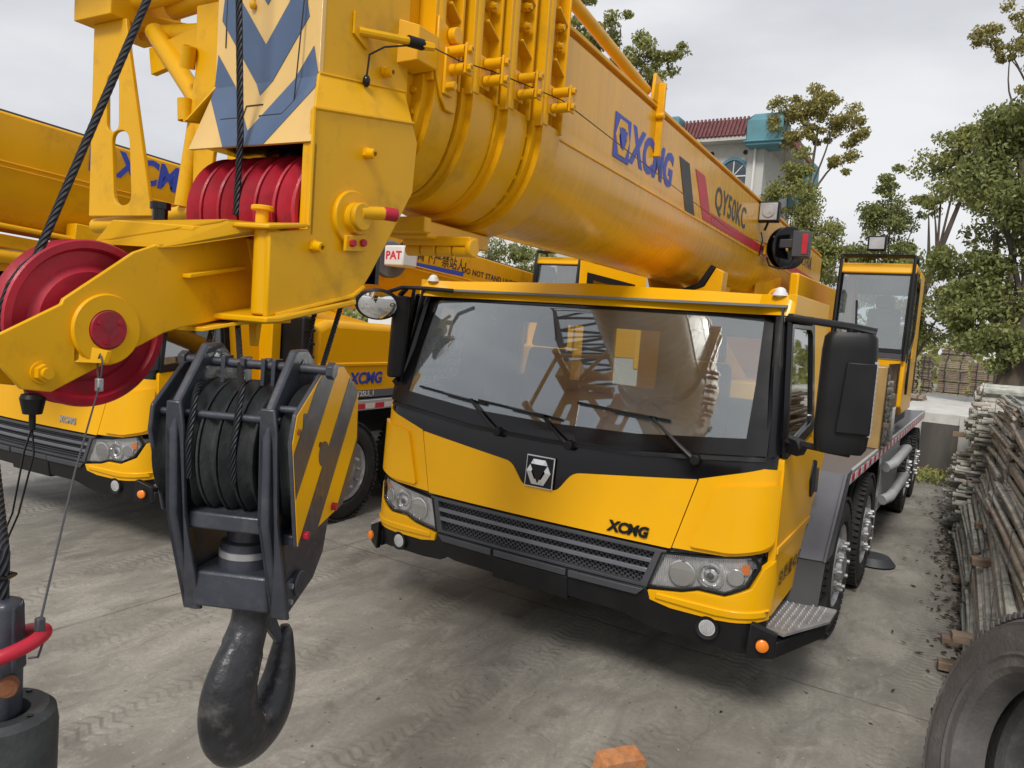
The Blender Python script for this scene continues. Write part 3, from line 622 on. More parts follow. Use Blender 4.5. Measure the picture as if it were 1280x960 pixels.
        b=MB(); b.beam(Fs(b0[0],b0[1],.012),Fs(b1[0],b1[1],.012),.012,.014); m_=(Vector(b0)+Vector(b1))/2; b.beam(Fs(b0[0]*.6+b1[0]*.4,b0[1]*.6+b1[1]*.4,.028),Fs(b0[0]*.2+b1[0]*.8,b0[1]*.2+b1[1]*.8,.028),.016,.014); b.beam(e,Fs(eu*.95+m_[0]*.05,ez,.01),.02,.02); B(b,'wiper_blade','gloss',W_)
    # chassis
    zt=1.26
    xs=HW+.085+wide
    b=MB(); b.b2(XC-xs,XC+xs,5.85,14.0,zt-.02,zt); b.b2(XC-.5,XC+.5,4.4,14.0,.55,1.0); b.b2(XC-1.1,XC+1.1,5.0,5.9,.5,.9); B(b,'deck','mgrey')
    b=MB(); 
    for sg in (1,-1): b.b2(XC+sg*(xs-.02),XC+sg*(xs+.005),5.60,14.0,zt-.10,zt+.004)
    B(b,'deck_edge','lgrey',bevel=.003)
    for k in range(48):
        y=5.95+k*.165; b=MB(); b.b2(XC+(xs+.004),XC+(xs+.008),y,y+.15,zt-.085,zt-.03); B(b,'reflective_tape',('tapered','white')[k%2],smooth=0)
    for sg in (1,-1):
        for y in (6.2,7.65,11.7,13.1): wheel(root,(XC+sg*(HW+.075+wide),y,.53),sg,X=X)
        b=MB(); b.b2(XC+sg*.95,XC+sg*1.40,8.35,8.75,.25,1.2); b.b2(XC+sg*1.40,XC+sg*1.49,8.42,8.62,.12,1.24); B(b,'outrigger_housing','gloss',bevel=.01)
        b=MB(); b.cyl((XC+sg*1.40,8.52,.08),(XC+sg*1.40,8.52,.6),.05); b.cyl((XC+sg*1.52,8.52,.02),(XC+sg*1.52,8.52,.09),.22,.16,seg=28); B(b,'outrigger_foot','dgrey')
        b=MB(); b.b2(XC+sg*.9,XC+sg*1.46,8.95,10.9,.45,1.2); B(b,'tool_locker','lgrey',bevel=.02)
        b=MB()
        for z in (.62,.98): b.tube([V(XC+sg*1.50,9.0,z-.03),V(XC+sg*1.56,9.1,z),V(XC+sg*1.56,10.8,z),V(XC+sg*1.50,10.9,z-.03)],.055,12)
        B(b,'side_guard_rail','lgrey')
        b=MB(); b.cyl((XC+sg*.75,6.2,.53),(XC+sg*1.2,6.2,.53),.14); b.b2(XC-1.2,XC+1.2,6.1,6.3,.45,.62); B(b,'axle','black')
    return ws
# ------------------------------------------------------------ BIG CRANE
def Z4(): return Matrix.Identity(4)
T1=thing('truck_crane','nearest yellow truck crane with full windshield, its boom reaching over the cab','truck crane',(XC,6.9,0))
carrier(T1,Z4(),True)
def fmat(uz,zz=0): # matrix on front skin
    p=Fs(uz[0],uz[1],zz); x=(Fs(uz[0]+.01,uz[1],zz)-p); y=(Fs(uz[0],uz[1]+.01,zz)-p); return basis(p,x,y)
def on_front(root,X,text_,u,z,size,m,off=.004,**k): return text('badge_letters',text_,size,X@fmat((u,z),off),m,root,**k)
def frontbadge(root,X):
    M4=X@fmat((0.0,1.275),.012); s=.205
    b=MB(); b.prism([(x*s/2,y*s/2,-.01) for x,y in ((-1,-1),(1,-1),(1,1),(-1,1))],(0,0,.014)); o=b.build('badge','chrome',root,xf=M4,bevel=.003)
    b=MB(); b.prism([(x*s/2*.92,y*s/2*.92,.003) for x,y in ((-1,-1),(1,-1),(1,1),(-1,1))],(0,0,.004)); b.build('badge_plate','gloss',o,xf=M4)
    ang=[math.radians(q) for q in (0,60,120,180,240,300)]
    ho=[(math.cos(a)*.088,math.sin(a)*.092,.007) for a in ang]; hi=[(math.cos(a)*.050,math.sin(a)*.052,.012) for a in ang]
    b=MB()
    for i in range(6):
        if i in(0,5,2,3) or True:
            j=(i+1)%6; b.prism([ho[i],ho[j],hi[j],hi[i]],(0,0,.010))
    b.build('badge_emblem','chrome',o,xf=M4)
    b=MB(); b.prism([(-.062,.048,.012),(.062,.048,.012),(0,-.068,.012)],(0,0,.012)); b.build('badge_triangle','gloss',o,xf=M4)
frontbadge(T1,Z4())
on_front(T1,Z4(),'XCMG',.50,1.035,.085,'gloss',extrude=.006,bold=.004,shear=.15,sx=1.0)
# door text
S=Ss(1); p=S(4.42,.845,.006)
text('door_lettering','总质量42100kg',.10,basis(p,(0,1,.05),(0,0,1)),'decalblack',T1,sx=1.15,space=1.05,extrude=.0004)
# cab mirrors
def mirrors(root,X):
    sg=1
    b=MB(); c=V(-.60,4.22,1.965); rot=Matrix.Rotation(math.radians(10),4,'Z')
    pr=rnd([(-.135,-.09),(.115,-.06),(.125,.05),(.08,.09),(-.115,.09),(-.15,.03)],[.05]*6,4)
    # housing: stack of slightly different sections
    secs=[(-.31,.80,.80),(-.28,.95,.95),(-.20,1,1),(.22,1,1),(.29,.95,.95),(.315,.8,.8)]; rings=[]
    for z,kx,ky in secs: rings.append([b.bm.verts.new(c+rot.to_3x3()@V(p[0]*kx,p[1]*ky,0)+V(0,0,z)) for p in pr])
    for A,B_ in zip(rings,rings[1:]):
        for k in range(len(pr)): b.bm.faces.new((A[k],A[(k+1)%len(pr)],B_[(k+1)%len(pr)],B_[k]))
    b.bm.faces.new(rings[0][::-1]); b.bm.faces.new(rings[-1]); mh=b.build('mirror_housing','black',root,xf=X,smooth=40)
    b=MB(); r3=rot.to_3x3(); P=lambda x,y,z:c+r3@V(x,y,0)+V(0,0,z)
    b.prism([P(-.045,-.085,-.2),P(.118,-.070,-.2),P(.118,-.070,.165),P(-.02,-.085,.165)],r3@V(0,-.014,0)); b.build('mirror_back_cover','black',mh,xf=X,bevel=.008)
    b=MB(); b.prism([P(-.11,.088,-.27),P(.09,.088,-.27),P(.09,.088,.27),P(-.11,.088,.27)],r3@V(0,.01,0)); b.build('mirror_glass','mirror',mh,xf=X)
    b=MB()
    for k in range(14): b.b2(*(lambda q:(q.x-.008,q.x+.008,q.y-.012,q.y+.012,q.z-.011,q.z+.011))(P(.118,-.035,-.2+k*.028)))
    b.build('mirror_light_strip','lens' if False else 'lgrey',mh,xf=X)
    b=MB(); b.tube([V(XC+HW-.09,4.42,2.345),V(-.86,4.32,2.335),V(-.62,4.24,2.31),V(-.50,4.25,2.29)],.017,10,rfun=lambda t:(.026,.014)); b.beam(V(XC+HW-.07,4.48,2.34),V(-.86,4.36,2.33),.06,.05); b.cyl(V(-.62,4.24,2.30),V(-.62,4.24,2.24),.022); b.build('mirror_arm','black',root,xf=X)
    b=MB(); b.prism([(-.93,4.34,1.60),(-.93,4.34,1.69),(-.83,4.22,1.685),(-.80,4.2,1.645),(-.82,4.22,1.60)],(0.02,.10,0)); b.tube([V(-.90,4.30,1.67),V(-.80,4.26,1.665),V(-.66,4.24,1.655),V(-.56,4.24,1.65)],.014,10,rfun=lambda t:(.022,.012)); b.build('mirror_bracket','black',root,xf=X,bevel=.008)
    # other side: tall mirror edge-on, round front mirror, tubular frame
    b=MB(); b.prism([(a,c_,1.74) for a,c_ in rnd([(-3.83,4.30),(-3.69,4.16),(-3.63,4.26),(-3.75,4.46),(-3.85,4.42)],.04)],(0.02,0,.60)); m2=b.build('mirror_housing','black',root,xf=X,bevel=.025,seg=3)
    b=MB(); d=V(.62,-.68,-.30).normalized(); c2=V(-3.74,4.06,2.265); R_=d.to_track_quat('Z','Y').to_matrix().to_4x4(); b.lathe([(0,.0),(.10,.004),(.13,.016),(.14,.028),(.135,.04),(.09,.085),(0,.10)],(0,0,-.03),(0,0,1),32); 
    bmesh.ops.transform(b.bm,matrix=Matrix.Translation(c2)@R_@Matrix.Diagonal((1.15,.85,-1,1)),verts=b.bm.verts); bmesh.ops.recalc_face_normals(b.bm,faces=b.bm.faces); m3=b.build('round_mirror','black',root,xf=X)
    b=MB(); b.lathe([(.118,.0),(.09,.014),(.05,.024),(0,.028)],(0,0,0),(0,0,1),32); bmesh.ops.transform(b.bm,matrix=Matrix.Translation(c2+d*.026)@R_@Matrix.Diagonal((1.15,.85,1,1)),verts=b.bm.verts); b.build('mirror_glass','mirror',m3,xf=X)
    b=MB(); b.tube([V(-3.30,4.36,2.40),V(-3.50,4.30,2.405),V(-3.64,4.20,2.40),V(-3.70,4.12,2.36)],.015,10); b.tube([V(-3.60,4.29,2.40),V(-3.68,4.33,2.14)],.013,8); b.tube([V(-3.68,4.33,2.14),V(-3.72,4.42,1.95)],.013,8); b.tube([V(-3.62,4.22,2.39),V(-3.72,4.28,2.35)],.02,8); b.tube([V(-3.68,4.32,1.66),V(-3.74,4.3,1.72)],.03,8); b.build('mirror_arm','black',root,xf=X)
mirrors(T1,Z4())
# lifting eye on the roof
b=MB(); p=V(-1.22,5.1,2.50); b.tube([p+V(math.cos(a)*.045,0,math.sin(a)*.045) for a in [2*PI*k/20 for k in range(20)]],.010,8,closed=True); b.cyl(p-V(0,0,.09),p-V(0,0,.045),.012); b.build('lifting_eye','cab',T1)
# wrapped tool box behind the cab and grey deck plate
b=MB(); b.b2(-1.75,-.80,7.9,8.9,1.262,2.05); b.build('tool_box','wrap',T1,bevel=.01)
b=MB(); b.b2(-.79,-.78,7.85,8.85,1.262,2.08); b.build('plastic_sheet','lens',T1)
# ---- boom frame
L0=-1.98; bd=V(-.0602,.9982,0).normalized(); nn=V(bd.y,-bd.x,0)
XB=Matrix(((nn.x,bd.x,0,nn.x*L0),(nn.y,bd.y,0,nn.y*L0),(0,0,1,0),(0,0,0,1)))
def usec(w,zt,zs,zb,n=14,ch=.03,top=True):
    "U-shaped boom section, list of (l,z): starts top-right, goes down the right side and round"
    pts=[(w-ch,zt),(w,zt-ch),(w,zs)]
    for k in range(1,n):
        a=PI/2*k/n; pts.append((w*math.cos(a)**.92,zs-(zs-zb)*math.sin(a)**.95))
    pts.append((0,zb))
    return pts+[(-p[0],p[1]) for p in pts[-2::-1]]
def boomsec(name,w,zt,zs,zb,s0,s1,m,par,xf):
    b=MB(); b.prism([(l,s0,z) for l,z in usec(w,zt,zs,zb)],(0,s1-s0,0)); return b.build(name,m,par,xf=xf,bevel=0,smooth=28)
base=boomsec('boom','0' and .38,3.57,3.06,2.64,3.10,12.6,'streak',T1,XB)
# weld seam line and lower crease strips
b=MB()
for sg in(1,-1): b.beam((sg*.383,3.1,3.065),(sg*.383,12.6,3.065),.008,.014); b.beam((sg*.36,3.2,3.585),(sg*.36,12.6,3.585),.04,.02)
b.build('weld_seam','boom',base,xf=XB,bevel=.003)
sections=[(.25,3.47,3.07,2.70,2.30,2.50),(.29,3.51,3.075,2.675,2.50,2.72),(.33,3.55,3.07,2.65,2.71,2.93),(.38,3.59,3.06,2.625,2.93,3.15)]
# inner shank
boomsec('inner_boom_section',.21,3.43,3.07,2.72,1.95,2.95,'boom',T1,XB)
for i,(wd,zt,zs,zb,s0,s1) in enumerate(sections):
    # lower U band
    b=MB(); o=usec(wd+.035,zs+.02,zs-.0,zb-.03,ch=.001); o=[p for p in o]
    b.prism([(l,s0+.035,z) for l,z in o],(0,s1-s0-.05,0)); cl=b.build('boom_collar','boom',T1,xf=XB,bevel=.006,smooth=30)
    # thin front flange of the U, slightly inset
    b=MB(); o=usec(wd+.005,zs+.02,zs,zb-.002,ch=.001); b.prism([(l,s0,z) for l,z in o],(0,.04,0)); b.build('collar_flange','boom',cl,xf=XB,bevel=.004,smooth=30)
    # upper channel: recessed side plates between two flanges, webs across
    ztop=zt+.22
    for sg in (1,-1):
        b=MB()
        b.b2(sg*(wd-.06),sg*(wd-.005),s0+.02,s1-.02,zs,ztop-.02)
        b.b2(sg*(wd-.04),sg*(wd+.035),s0+.012,s0+.03,zs+.0,ztop)
        b.b2(sg*(wd-.04),sg*(wd+.05),s1-.035,s1-.02,zs-.0,ztop)
        b.cyl((sg*(wd+.0),s0+.055,zs+.01),(sg*(wd+.0),s0+.055,ztop),.042,seg=20)
        for z in (zs+.30,zs+.52): b.prism([(sg*(wd-.03),s0+.09,z-.03*0),(sg*(wd+.045),s0+.10,z-.0),(sg*(wd+.045),s1-.03,z-.05),(sg*(wd-.03),s1-.03,z-.05)],(0,0,.010))
        b.build('collar_rib','boom',cl,xf=XB,bevel=.003,smooth=30)
    b=MB(); b.b2(-wd-.03,wd+.03,s0+.01,s1-.02,ztop-.03,ztop); b.build('collar_top','boom',cl,xf=XB,bevel=.004)
    for k in range(7):
        b=MB(); a=PI/2*(k+.4)/7; l=(wd-.03)*math.cos(a)**.8; z=zs-(zs-zb-.03)*math.sin(a)**.9
        b.cyl((l,s0-.016,z),(l,s0+.01,z),.013,seg=6); b.build('bolt','boom',cl,xf=XB)
    for z in (zs+.16,zs+.38,zs+.46): b=MB(); b.cyl((wd+.01,s0+.15,z),(wd+.045,s0+.15,z),.013,seg=8); b.cyl((wd-.0,s0+.15,z),(wd+.028,s0+.15,z),.02,seg=6); b.build('bolt','boom',cl,xf=XB)
    # cable guide: two rollers between end plates
    x=wd+.05; y=s0+.10; z=zs+.09+.012*i
    b=MB(); b.b2(x-.02,x-.008,y-.035,y+.04,z-.06,z+.06); b.b2(x+.075,x+.085,y-.02,y+.03,z-.055,z+.055)
    for dz in (-.033,.033): b.cyl((x-.03,y,z+dz),(x+.10,y,z+dz),.010,seg=8); b.cyl((x-.005,y,z+dz),(x+.07,y,z+dz),.021,seg=16); b.cyl((x+.085,y,z+dz),(x+.10,y,z+dz),.016,seg=6)
    b.build('cable_guide','boom',cl,xf=XB,bevel=.002)
# bottom roller box under the collars
b=MB(); b.b2(-.12,.12,2.55,2.60,2.545,2.61); b.b2(-.08,.27,2.67,2.74,2.505,2.545)
for k in range(4): b.cyl((-.07+k*.082,2.70,2.488),(.005+k*.082,2.70,2.488),.026,seg=20)
b.cyl((.25,2.70,2.50),(.275,2.70,2.50),.04,seg=20); b.b2(-.1,.1,2.6,3.1,2.53,2.60); b.build('collar_roller_box','boom',T1,xf=XB,bevel=.006)
# bracket plates on the front collar (side)
b=MB(); b.prism([(.285,2.32,3.30),(.285,2.46,3.25),(.285,2.46,2.98),(.285,2.40,2.98),(.285,2.36,3.02),(.285,2.32,3.10)],(.012,0,0)); b.b2(.297,.31,2.36,2.42,3.03,3.20); b.cyl((.30,2.38,3.06),(.345,2.38,3.06),.018,seg=6); b.cyl((.30,2.40,3.25),(.33,2.40,3.25),.03,seg=16)
b.prism([(.22,2.16,3.24),(.30,2.20,3.22),(.30,2.20,3.10),(.22,2.16,3.08)],(0,.12,0)); b.build('side_bracket','boom',T1,xf=XB,bevel=.004)
# ---- boom head
b=MB()
hp=[(1.80,2.72),(1.80,4.0),(2.34,4.0),(2.34,2.99),(2.19,2.97)]
for sg in (1,-1): b.prism([(sg*.215,s,z) for s,z in [(1.80,2.86),(1.80,4.0),(2.20,4.0),(2.24,2.95),(2.18,2.95)]],(sg*.02,0,0))
b.b2(-.215,.215,2.20,2.22,2.8,4.0)
hd=b.build('boom_head','head',T1,xf=XB,bevel=.004)
# lower, wider cheeks
for sg in (1,-1):
    b=MB(); low=[(1.72,2.80),(2.20,2.88),(2.235,2.82),(2.225,2.64),(2.02,2.33),(1.985,2.285),(1.93,2.25),(1.57,2.165),(1.565,2.41),(1.72,2.44)]
    if sg<0: low=[(max(s_,1.87),z_) for s_,z_ in low if not (1.71<s_<1.73)]
    b.prism([(sg*.275,s,z) for s,z in low],(sg*.022,0,0)); ck=b.build('head_cheek','head',T1,xf=XB,bevel=.005)
    b=MB(); b.prism([(sg*.297,1.72,2.80),(sg*.297,2.20,2.88),(sg*.237,2.22,3.0),(sg*.237,1.79,2.93)],(-sg*.01,0,0)); b.build('cheek_shoulder','head',ck,xf=XB,bevel=.003)
    # weld beads
    b=MB(); b.tube([(sg*.298,1.72,2.80),(sg*.298,2.20,2.88)],.006,6); b.tube([(sg*.238,1.79,2.93),(sg*.238,2.22,3.0)],.005,6); sg>0 and b.tube([(sg*.298,1.60,2.172),(sg*.298,1.93,2.25),(sg*.298,1.985,2.285)],.007,6); sg>0 and b.tube([(sg*.298,1.565,2.42),(sg*.298,1.715,2.45),(sg*.298,1.715,2.80)],.006,6); b.build('weld_bead','head',ck,xf=XB)
# bottom rim plate
b=MB(); b.prism([(-.30,1.90,2.20),(-.05,1.555,2.165),(.31,1.555,2.165),(.315,1.60,2.168),(.31,1.94,2.24),(-.30,1.94,2.24)],(0,0,-.018)); hb=b.build('head_bottom_plate','head',hd,xf=XB,bevel=.005)
# front column of the cheek where the arm is pinned
b=MB(); b.cyl((.255,1.60,2.17),(.255,1.60,2.42),.040,seg=28); b.prism([(.20,1.515,2.415),(.31,1.55,2.415),(.31,1.70,2.44),(.05,1.70,2.43),(.05,1.56,2.412)],(0,0,.015)); b.prism([(.28,1.60,2.17),(.29,1.60,2.17),(.29,1.60,2.42),(.28,1.60,2.42)],(0,.1,0)); b.build('hinge_column','head',hd,xf=XB,bevel=.006)
# front chevron panel, flaring to the wide cheeks above the sheave opening
def pm(l,z,o=0):
    k=interp(z,[2.70,2.92],[0,1]); return XB@V(l,1.712+.078*k-o,z)
def pmf(l,z,o=0): return pm(l,z,o)
ccwp=[(-.262,2.70),(.297,2.70),(.237,2.92),(.237,4.0),(-.237,4.0),(-.237,2.92)]
def flat(mb,poly,off,th):
    fpanel(mb,poly,off,th,fun=pmf,us=[],zs=[2.92])
b=MB(); flat(b,ccwp,0,.018); pn=b.build('head_front_panel','cream',T1,bevel=.002)
for k in range(0,6):
    z0=2.585+k*.29
    for sg in (1,-1):
        arm=[(0,z0),(sg*.32,z0+.32*1.25),(sg*.32,z0+.32*1.25+.165),(0,z0+.165)]
        if sg<0: arm=arm[::-1]
        q=clip(arm,ccwp)
        if len(q)>2: b=MB(); flat(b,q,.0022,.002); b.build('chevron_stripe','bluegrey',pn,weld=False,smooth=0)
for A_,B_ in (((-.15,2.80),(-.045,2.80)),((-.045,2.80),(-.045,2.84)),((-.045,2.84),(.03,2.84)),((.03,2.80),(.13,2.80)),((.13,2.80),(.165,2.84)),((.165,2.84),(.185,3.5)),((-.19,3.05),(-.19,3.5))):
    b=MB(); b.beam(pm(A_[0],A_[1],.001),pm(B_[0],B_[1],.001),.0035,.004); b.build('hatch_edge','decalblack',pn)
for l,z in ((-.06,3.17),(.105,3.19)):
    b=MB(); p=pm(l,z,.01); b.sph(p,.012,(1,.8,1.2)); b.cyl(p+V(0,0,.008),p+V(0,0,.05),.004,seg=6); b.build('latch_pin','head',pn)
for sg in (1,):
    b=MB(); b.b2(sg*.25,sg*.297,1.722,1.738,2.42,2.70); b.build('sheave_opening_edge','head',hd,xf=XB,bevel=.004)
b=MB(); b.b2(-.25,.25,2.10,2.12,2.3,2.76); b.b2(-.25,.25,1.78,2.12,2.715,2.735); b.build('opening_shade_plate','gloss',hd,xf=XB)  # black sheets added to darken the gap above the sheaves, standing in for shade
# head sheaves
def sheaveprof(R,w,rh,groove=.02):
    return [(rh,-w*.5),(R*.62,-w*.5),(R*.70,-w*.25),(R*.86,-w*.25),(R*.90,-w*.5),(R-.004,-w*.5),(R,-w*.42),(R-groove,-w*.12),(R-groove-.004,0),(R-groove,w*.12),(R,w*.42),(R-.004,w*.5),(R*.90,w*.5),(R*.86,w*.25),(R*.70,w*.25),(R*.62,w*.5),(rh,w*.5)]
sc0=V(0,1.905,2.50)
for k in range(6):
    b=MB(); x=-.212+k*.0845; b.lathe(sheaveprof(.205,.074,.05,.034),(x,sc0.y,sc0.z),(1,0,0),56,closed=True); b.build('sheave','red',T1,xf=XB)
b=MB(); b.cyl((-.34,1.905,2.50),(.335,1.905,2.50),.05,seg=24); b.build('sheave_axle','head',hd,xf=XB)
# boss and retaining pin on cheek
b=MB(); b.cyl((.29,1.905,2.50),(.312,1.905,2.50),.088,seg=36); bo=b.build('axle_boss','head',T1,xf=XB,bevel=.004)
b=MB(); b.cyl((.305,1.905,2.505),(.35,1.905,2.505),.045,seg=28); b.build('axle_end','head',bo,xf=XB,bevel=.004)
b=MB(); b.prism([(.31,1.86,2.44),(.31,1.96,2.455),(.31,1.96,2.40),(.31,1.86,2.39)],(.012,0,0)); b.build('keeper_plate','head',bo,xf=XB,bevel=.002)
b=MB(); 
for s,z in ((1.885,2.418),(1.935,2.425)): b.cyl((.32,s,z),(.336,s,z),.012,seg=6)
b.build('keeper_bolt','red',bo,xf=XB)
b=MB(); b.tube([(.335,1.90,2.515),(.345,1.96,2.525),(.36,2.0,2.53)],.022,14); lv=b.build('locking_lever','head',bo,xf=XB)
b=MB(); b.tube([(.357,1.99,2.53),(.38,2.035,2.53)],.0225,14); b.build('lever_grip','red',lv,xf=XB,bevel=.004)
for l,s,z in ((.297,1.96,2.72),(.297,1.74,2.39),(.237,2.10,3.03)):
    b=MB(); b.lathe([(.008,0),(.008,.04),(.016,.04),(.018,.0)],(l,s,z),(1,0,-.1),16,closed=True); b.cyl((l,s,z),(l+.012,s,z),.02,seg=6); b.build('grease_pipe','head',hd,xf=XB)
# end-stop arm with cable sensor
b=MB(); b.prism([(.237,1.93,3.17),(.237,2.0,3.13),(.237,2.0,3.07),(.237,1.93,3.10)],(.008,0,0)); b.tube([(.24,1.955,3.115),(.33,2.10,3.125),(.345,2.14,3.13)],.014,10); sa=b.build('sensor_arm','head',T1,xf=XB)
b=MB(); b.cyl((.332,2.10,3.125),(.35,2.16,3.13),.019,seg=14); b.build('sensor_sleeve','black',sa,xf=XB)
b=MB(); b.cyl((.35,2.155,3.128),(.375,2.19,3.130),.018,.014,seg=6); b.build('sensor_tip','boom',sa,xf=XB)
b=MB(); b.tube([(.33,2.10,3.11),(.29,2.03,3.085),(.262,1.99,3.05),(.255,1.99,2.98)],.0035,6); b.sph((.255,1.99,2.965),.013,(1,1,1.6)); b.build('cable','gloss',sa,xf=XB)
b=MB(); pts=[(.37,2.18,3.13)]+[(wd+.085,s0+.10,zs+.09+.012*i) for i,(wd,zt,zs,zb,s0,s1) in enumerate(sections)]+[(.43,6.5,3.10),(.5,8.9,3.22)]; b.tube(pts,.0028,6); b.build('length_cable','gloss',T1,xf=XB)
# ---- auxiliary nose arm
arm=[(.955,2.085),(1.10,2.165),(1.105,2.178),(1.29,2.315),(1.36,2.345),(1.66,2.405),(1.735,2.405),(1.75,2.18),(1.45,2.118),(1.39,2.10),(1.08,1.945),(1.01,1.955),(.955,2.02)]
b=MB(); b.prism([(.075,s,z) for s,z in arm],(.014,0,0)); b.prism([(-.089,s,z) for s,z in arm],(.014,0,0)); A_=b.build('nose_arm','head',T1,xf=XB,bevel=.003)
b=MB(); b.prism([(-.10,1.30,2.335),(.095,1.36,2.335),(.10,1.42,2.345),(.20,1.72,2.432),(.24,1.70,2.44),(.24,1.62,2.43),(.20,1.50,2.425),(-.12,1.36,2.40)],(0,0,.010)); b.prism([(-.12,1.36,2.40),(.13,1.44,2.395),(.20,1.62,2.425),(.20,1.72,2.432),(-.12,1.72,2.43)],(0,0,.012)); b.build('arm_top_plate','head',A_,xf=XB,bevel=.002)
b=MB(); b.prism([(-.10,1.46,2.115),(.11,1.50,2.12),(.20,1.60,2.155),(.22,1.68,2.16),(.20,1.76,2.16),(-.10,1.76,2.17)],(0,0,-.012)); b.prism([(.12,1.66,2.15),(.16,1.66,2.15),(.15,1.66,2.07),(.13,1.66,2.07)],(0,.02,0)); b.build('arm_bottom_plate','head',A_,xf=XB,bevel=.002)
b=MB(); b.prism([(.089,1.66,2.40),(.10,1.66,2.40),(.10,1.74,2.17),(.089,1.74,2.17)],(.01,.03,0)); b.prism([(.089,1.44,2.272),(.125,1.44,2.272),(.125,1.64,2.315),(.089,1.64,2.315)],(0,0,-.012)); b.build('arm_rib','head',A_,xf=XB,bevel=.002)
b=MB(); b.lathe([(.052,0),(.092,0),(.094,.006),(.090,.014),(.052,.014)],(.089,1.215,2.105),(1,0,0),40,closed=True); b.build('hub_ring','head',A_,xf=XB)
b=MB(); b.cyl((-.12,1.215,2.105),(.108,1.215,2.105),.050,seg=32); hc=b.build('hub_cap','red',A_,xf=XB,bevel=.003)
b=MB()
for a in (.6,2.6,4.5): b.cyl((.105,1.215+math.cos(a)*.034,2.105+math.sin(a)*.034),(.112,1.215+math.cos(a)*.034,2.105+math.sin(a)*.034),.006,seg=6)
b.build('cap_bolt','red',hc,xf=XB)
for s,z in ((1.055,1.995),):
    b=MB(); b.cyl((.087,s,z),(.11,s,z),.022,seg=6); b.cyl((.11,s,z),(.122,s,z),.014,seg=16); b.cyl((.087,s,z),(.094,s,z),.028,seg=20); b.build('arm_bolt','head',A_,xf=XB)
b=MB(); b.lathe(sheaveprof(.222,.07,.06,.026),(-.005,1.215,2.115),(1,0,0),72,closed=True); ns_=b.build('nose_sheave','red',T1,xf=XB)
b=MB(); b.prism([(.089,1.135,2.065),(.089,1.18,2.05),(.125,1.20,2.05),(.125,1.19,2.02),(.10,1.15,2.02),(.089,1.135,2.02)],(0,.012,.0)); b.build('cable_lug','head',A_,xf=XB)
b=MB(); b.lathe([(.026,0),(.03,.01),(.022,.05),(.0,.052)],(.0,1.085,1.93),(0,0,-1),24); b.cyl((.0,1.085,1.88),(.0,1.085,1.84),.008,seg=12); b.build('limit_switch','black',A_,xf=XB)
for e in b'':pass
for dx in (-.012,.010):
    b=MB(); b.tube([(0,1.085,1.845),(dx*2,1.08,1.78),(dx*1.2-.02,1.06,1.62),(dx-.03,1.03,1.53)],.0025,6); b.build('switch_cable','gloss',A_,xf=XB)
b=MB(); b.cyl((.16,1.66,2.43),(.16,1.66,2.49),.020,seg=20); b.cyl((.16,1.66,2.485),(.16,1.66,2.50),.034,seg=20); b.build('hinge_pin','head',A_,xf=XB,bevel=.003)
b=MB(); b.cyl((-.10,1.50,2.41),(-.10,1.50,2.47),.022,seg=20); b.cyl((-.10,1.50,2.465),(-.10,1.50,2.485),.03,seg=20); b.build('hinge_pin','gloss',A_,xf=XB)
# ---- markings on the boom side
def side(s,z): return XB@V(.3815,s,z)
def sidem(s,z): return basis(side(s,z),bd,(0,0,1))
emblem(base,sidem(3.97,3.255),.235,('blue','boom'))
text('boom_lettering','XCMG',.285,sidem(4.12,3.255),'blue',base,bold=.011,shear=.12,sx=.93)
b=MB(); b.prism([side(s,z) for s,z in ((5.02,3.40),(5.26,3.40),(5.50,3.07),(5.26,3.07))],nn*.002); b.build('boom_stripe','decalblack',base,smooth=0)
b=MB(); b.prism([side(s,z) for s,z in ((5.42,3.40),(5.68,3.40),(6.05,3.14),(6.0,3.0),(5.75,3.0))][:],nn*.002) if False else None
b.prism([side(s,z) for s,z in ((5.42,3.40),(5.68,3.40),(5.98,3.09),(5.72,3.09))],nn*.002); b.prism([side(s,z) for s,z in ((5.94,3.17),(12.5,3.17),(12.5,3.09),(5.98,3.09))],nn*.0022); b.build('boom_stripe','decalred',base,smooth=0)
text('boom_lettering','QY50KC',.26,sidem(6.02,3.30),'decalblack',base,bold=.004,sx=1.12,space=1.05)
text('boom_lettering','中国重型机械',.20,sidem(10.1,3.34),'decalblack',base,sx=1.2)
# guy tube brackets on top of the boom
b=MB(); b.tube([(.30,3.0,3.80),(.32,4.45,3.66)],.032,14); b.prism([(.36,4.42,3.60),(.36,4.62,3.60),(.36,4.60,3.74),(.36,4.44,3.76)],(.02,0,0)); b.beam((.39,4.52,3.28),(.39,4.52,3.72),.03,.06); b.cyl((.38,4.5,3.52),(.43,4.5,3.52),.02,seg=8); b.build('jib_bracket','boom',T1,xf=XB,bevel=.004)
# work lamp and cable reel on the boom side
b=MB(); b.box((.47,7.75,3.47),(.20,.10,.20)); wl=b.build('work_lamp','black',T1,xf=XB@Z4(),bevel=.012)
b=MB(); b.lathe([(0,.0),(.05,.006),(.06,.012)],(.47,7.697,3.47),(0,-1,0),20); b.box((.47,7.698,3.47),(.165,.006,.165)); b.build('lamp_glass','lens' if False else 'alu',wl,xf=XB,bevel=.003)
b=MB(); b.tube([(.47,7.78,3.44),(.46,7.79,3.38),(.43,7.80,3.30)],.012,8); b.tube([(.40,7.8,3.28),(.43,7.75,3.20),(.40,7.8,3.05)],.007,6); b.build('lamp_stalk','black',wl,xf=XB)
b=MB(); b.beam((.38,8.1,3.16),(.58,8.1,3.15),.05,.05,up=(0,0,1)); b.beam((.42,8.0,3.2),(.42,8.0,3.08),.10,.02); b.build('reel_bracket','boom',T1,xf=XB,bevel=.004)
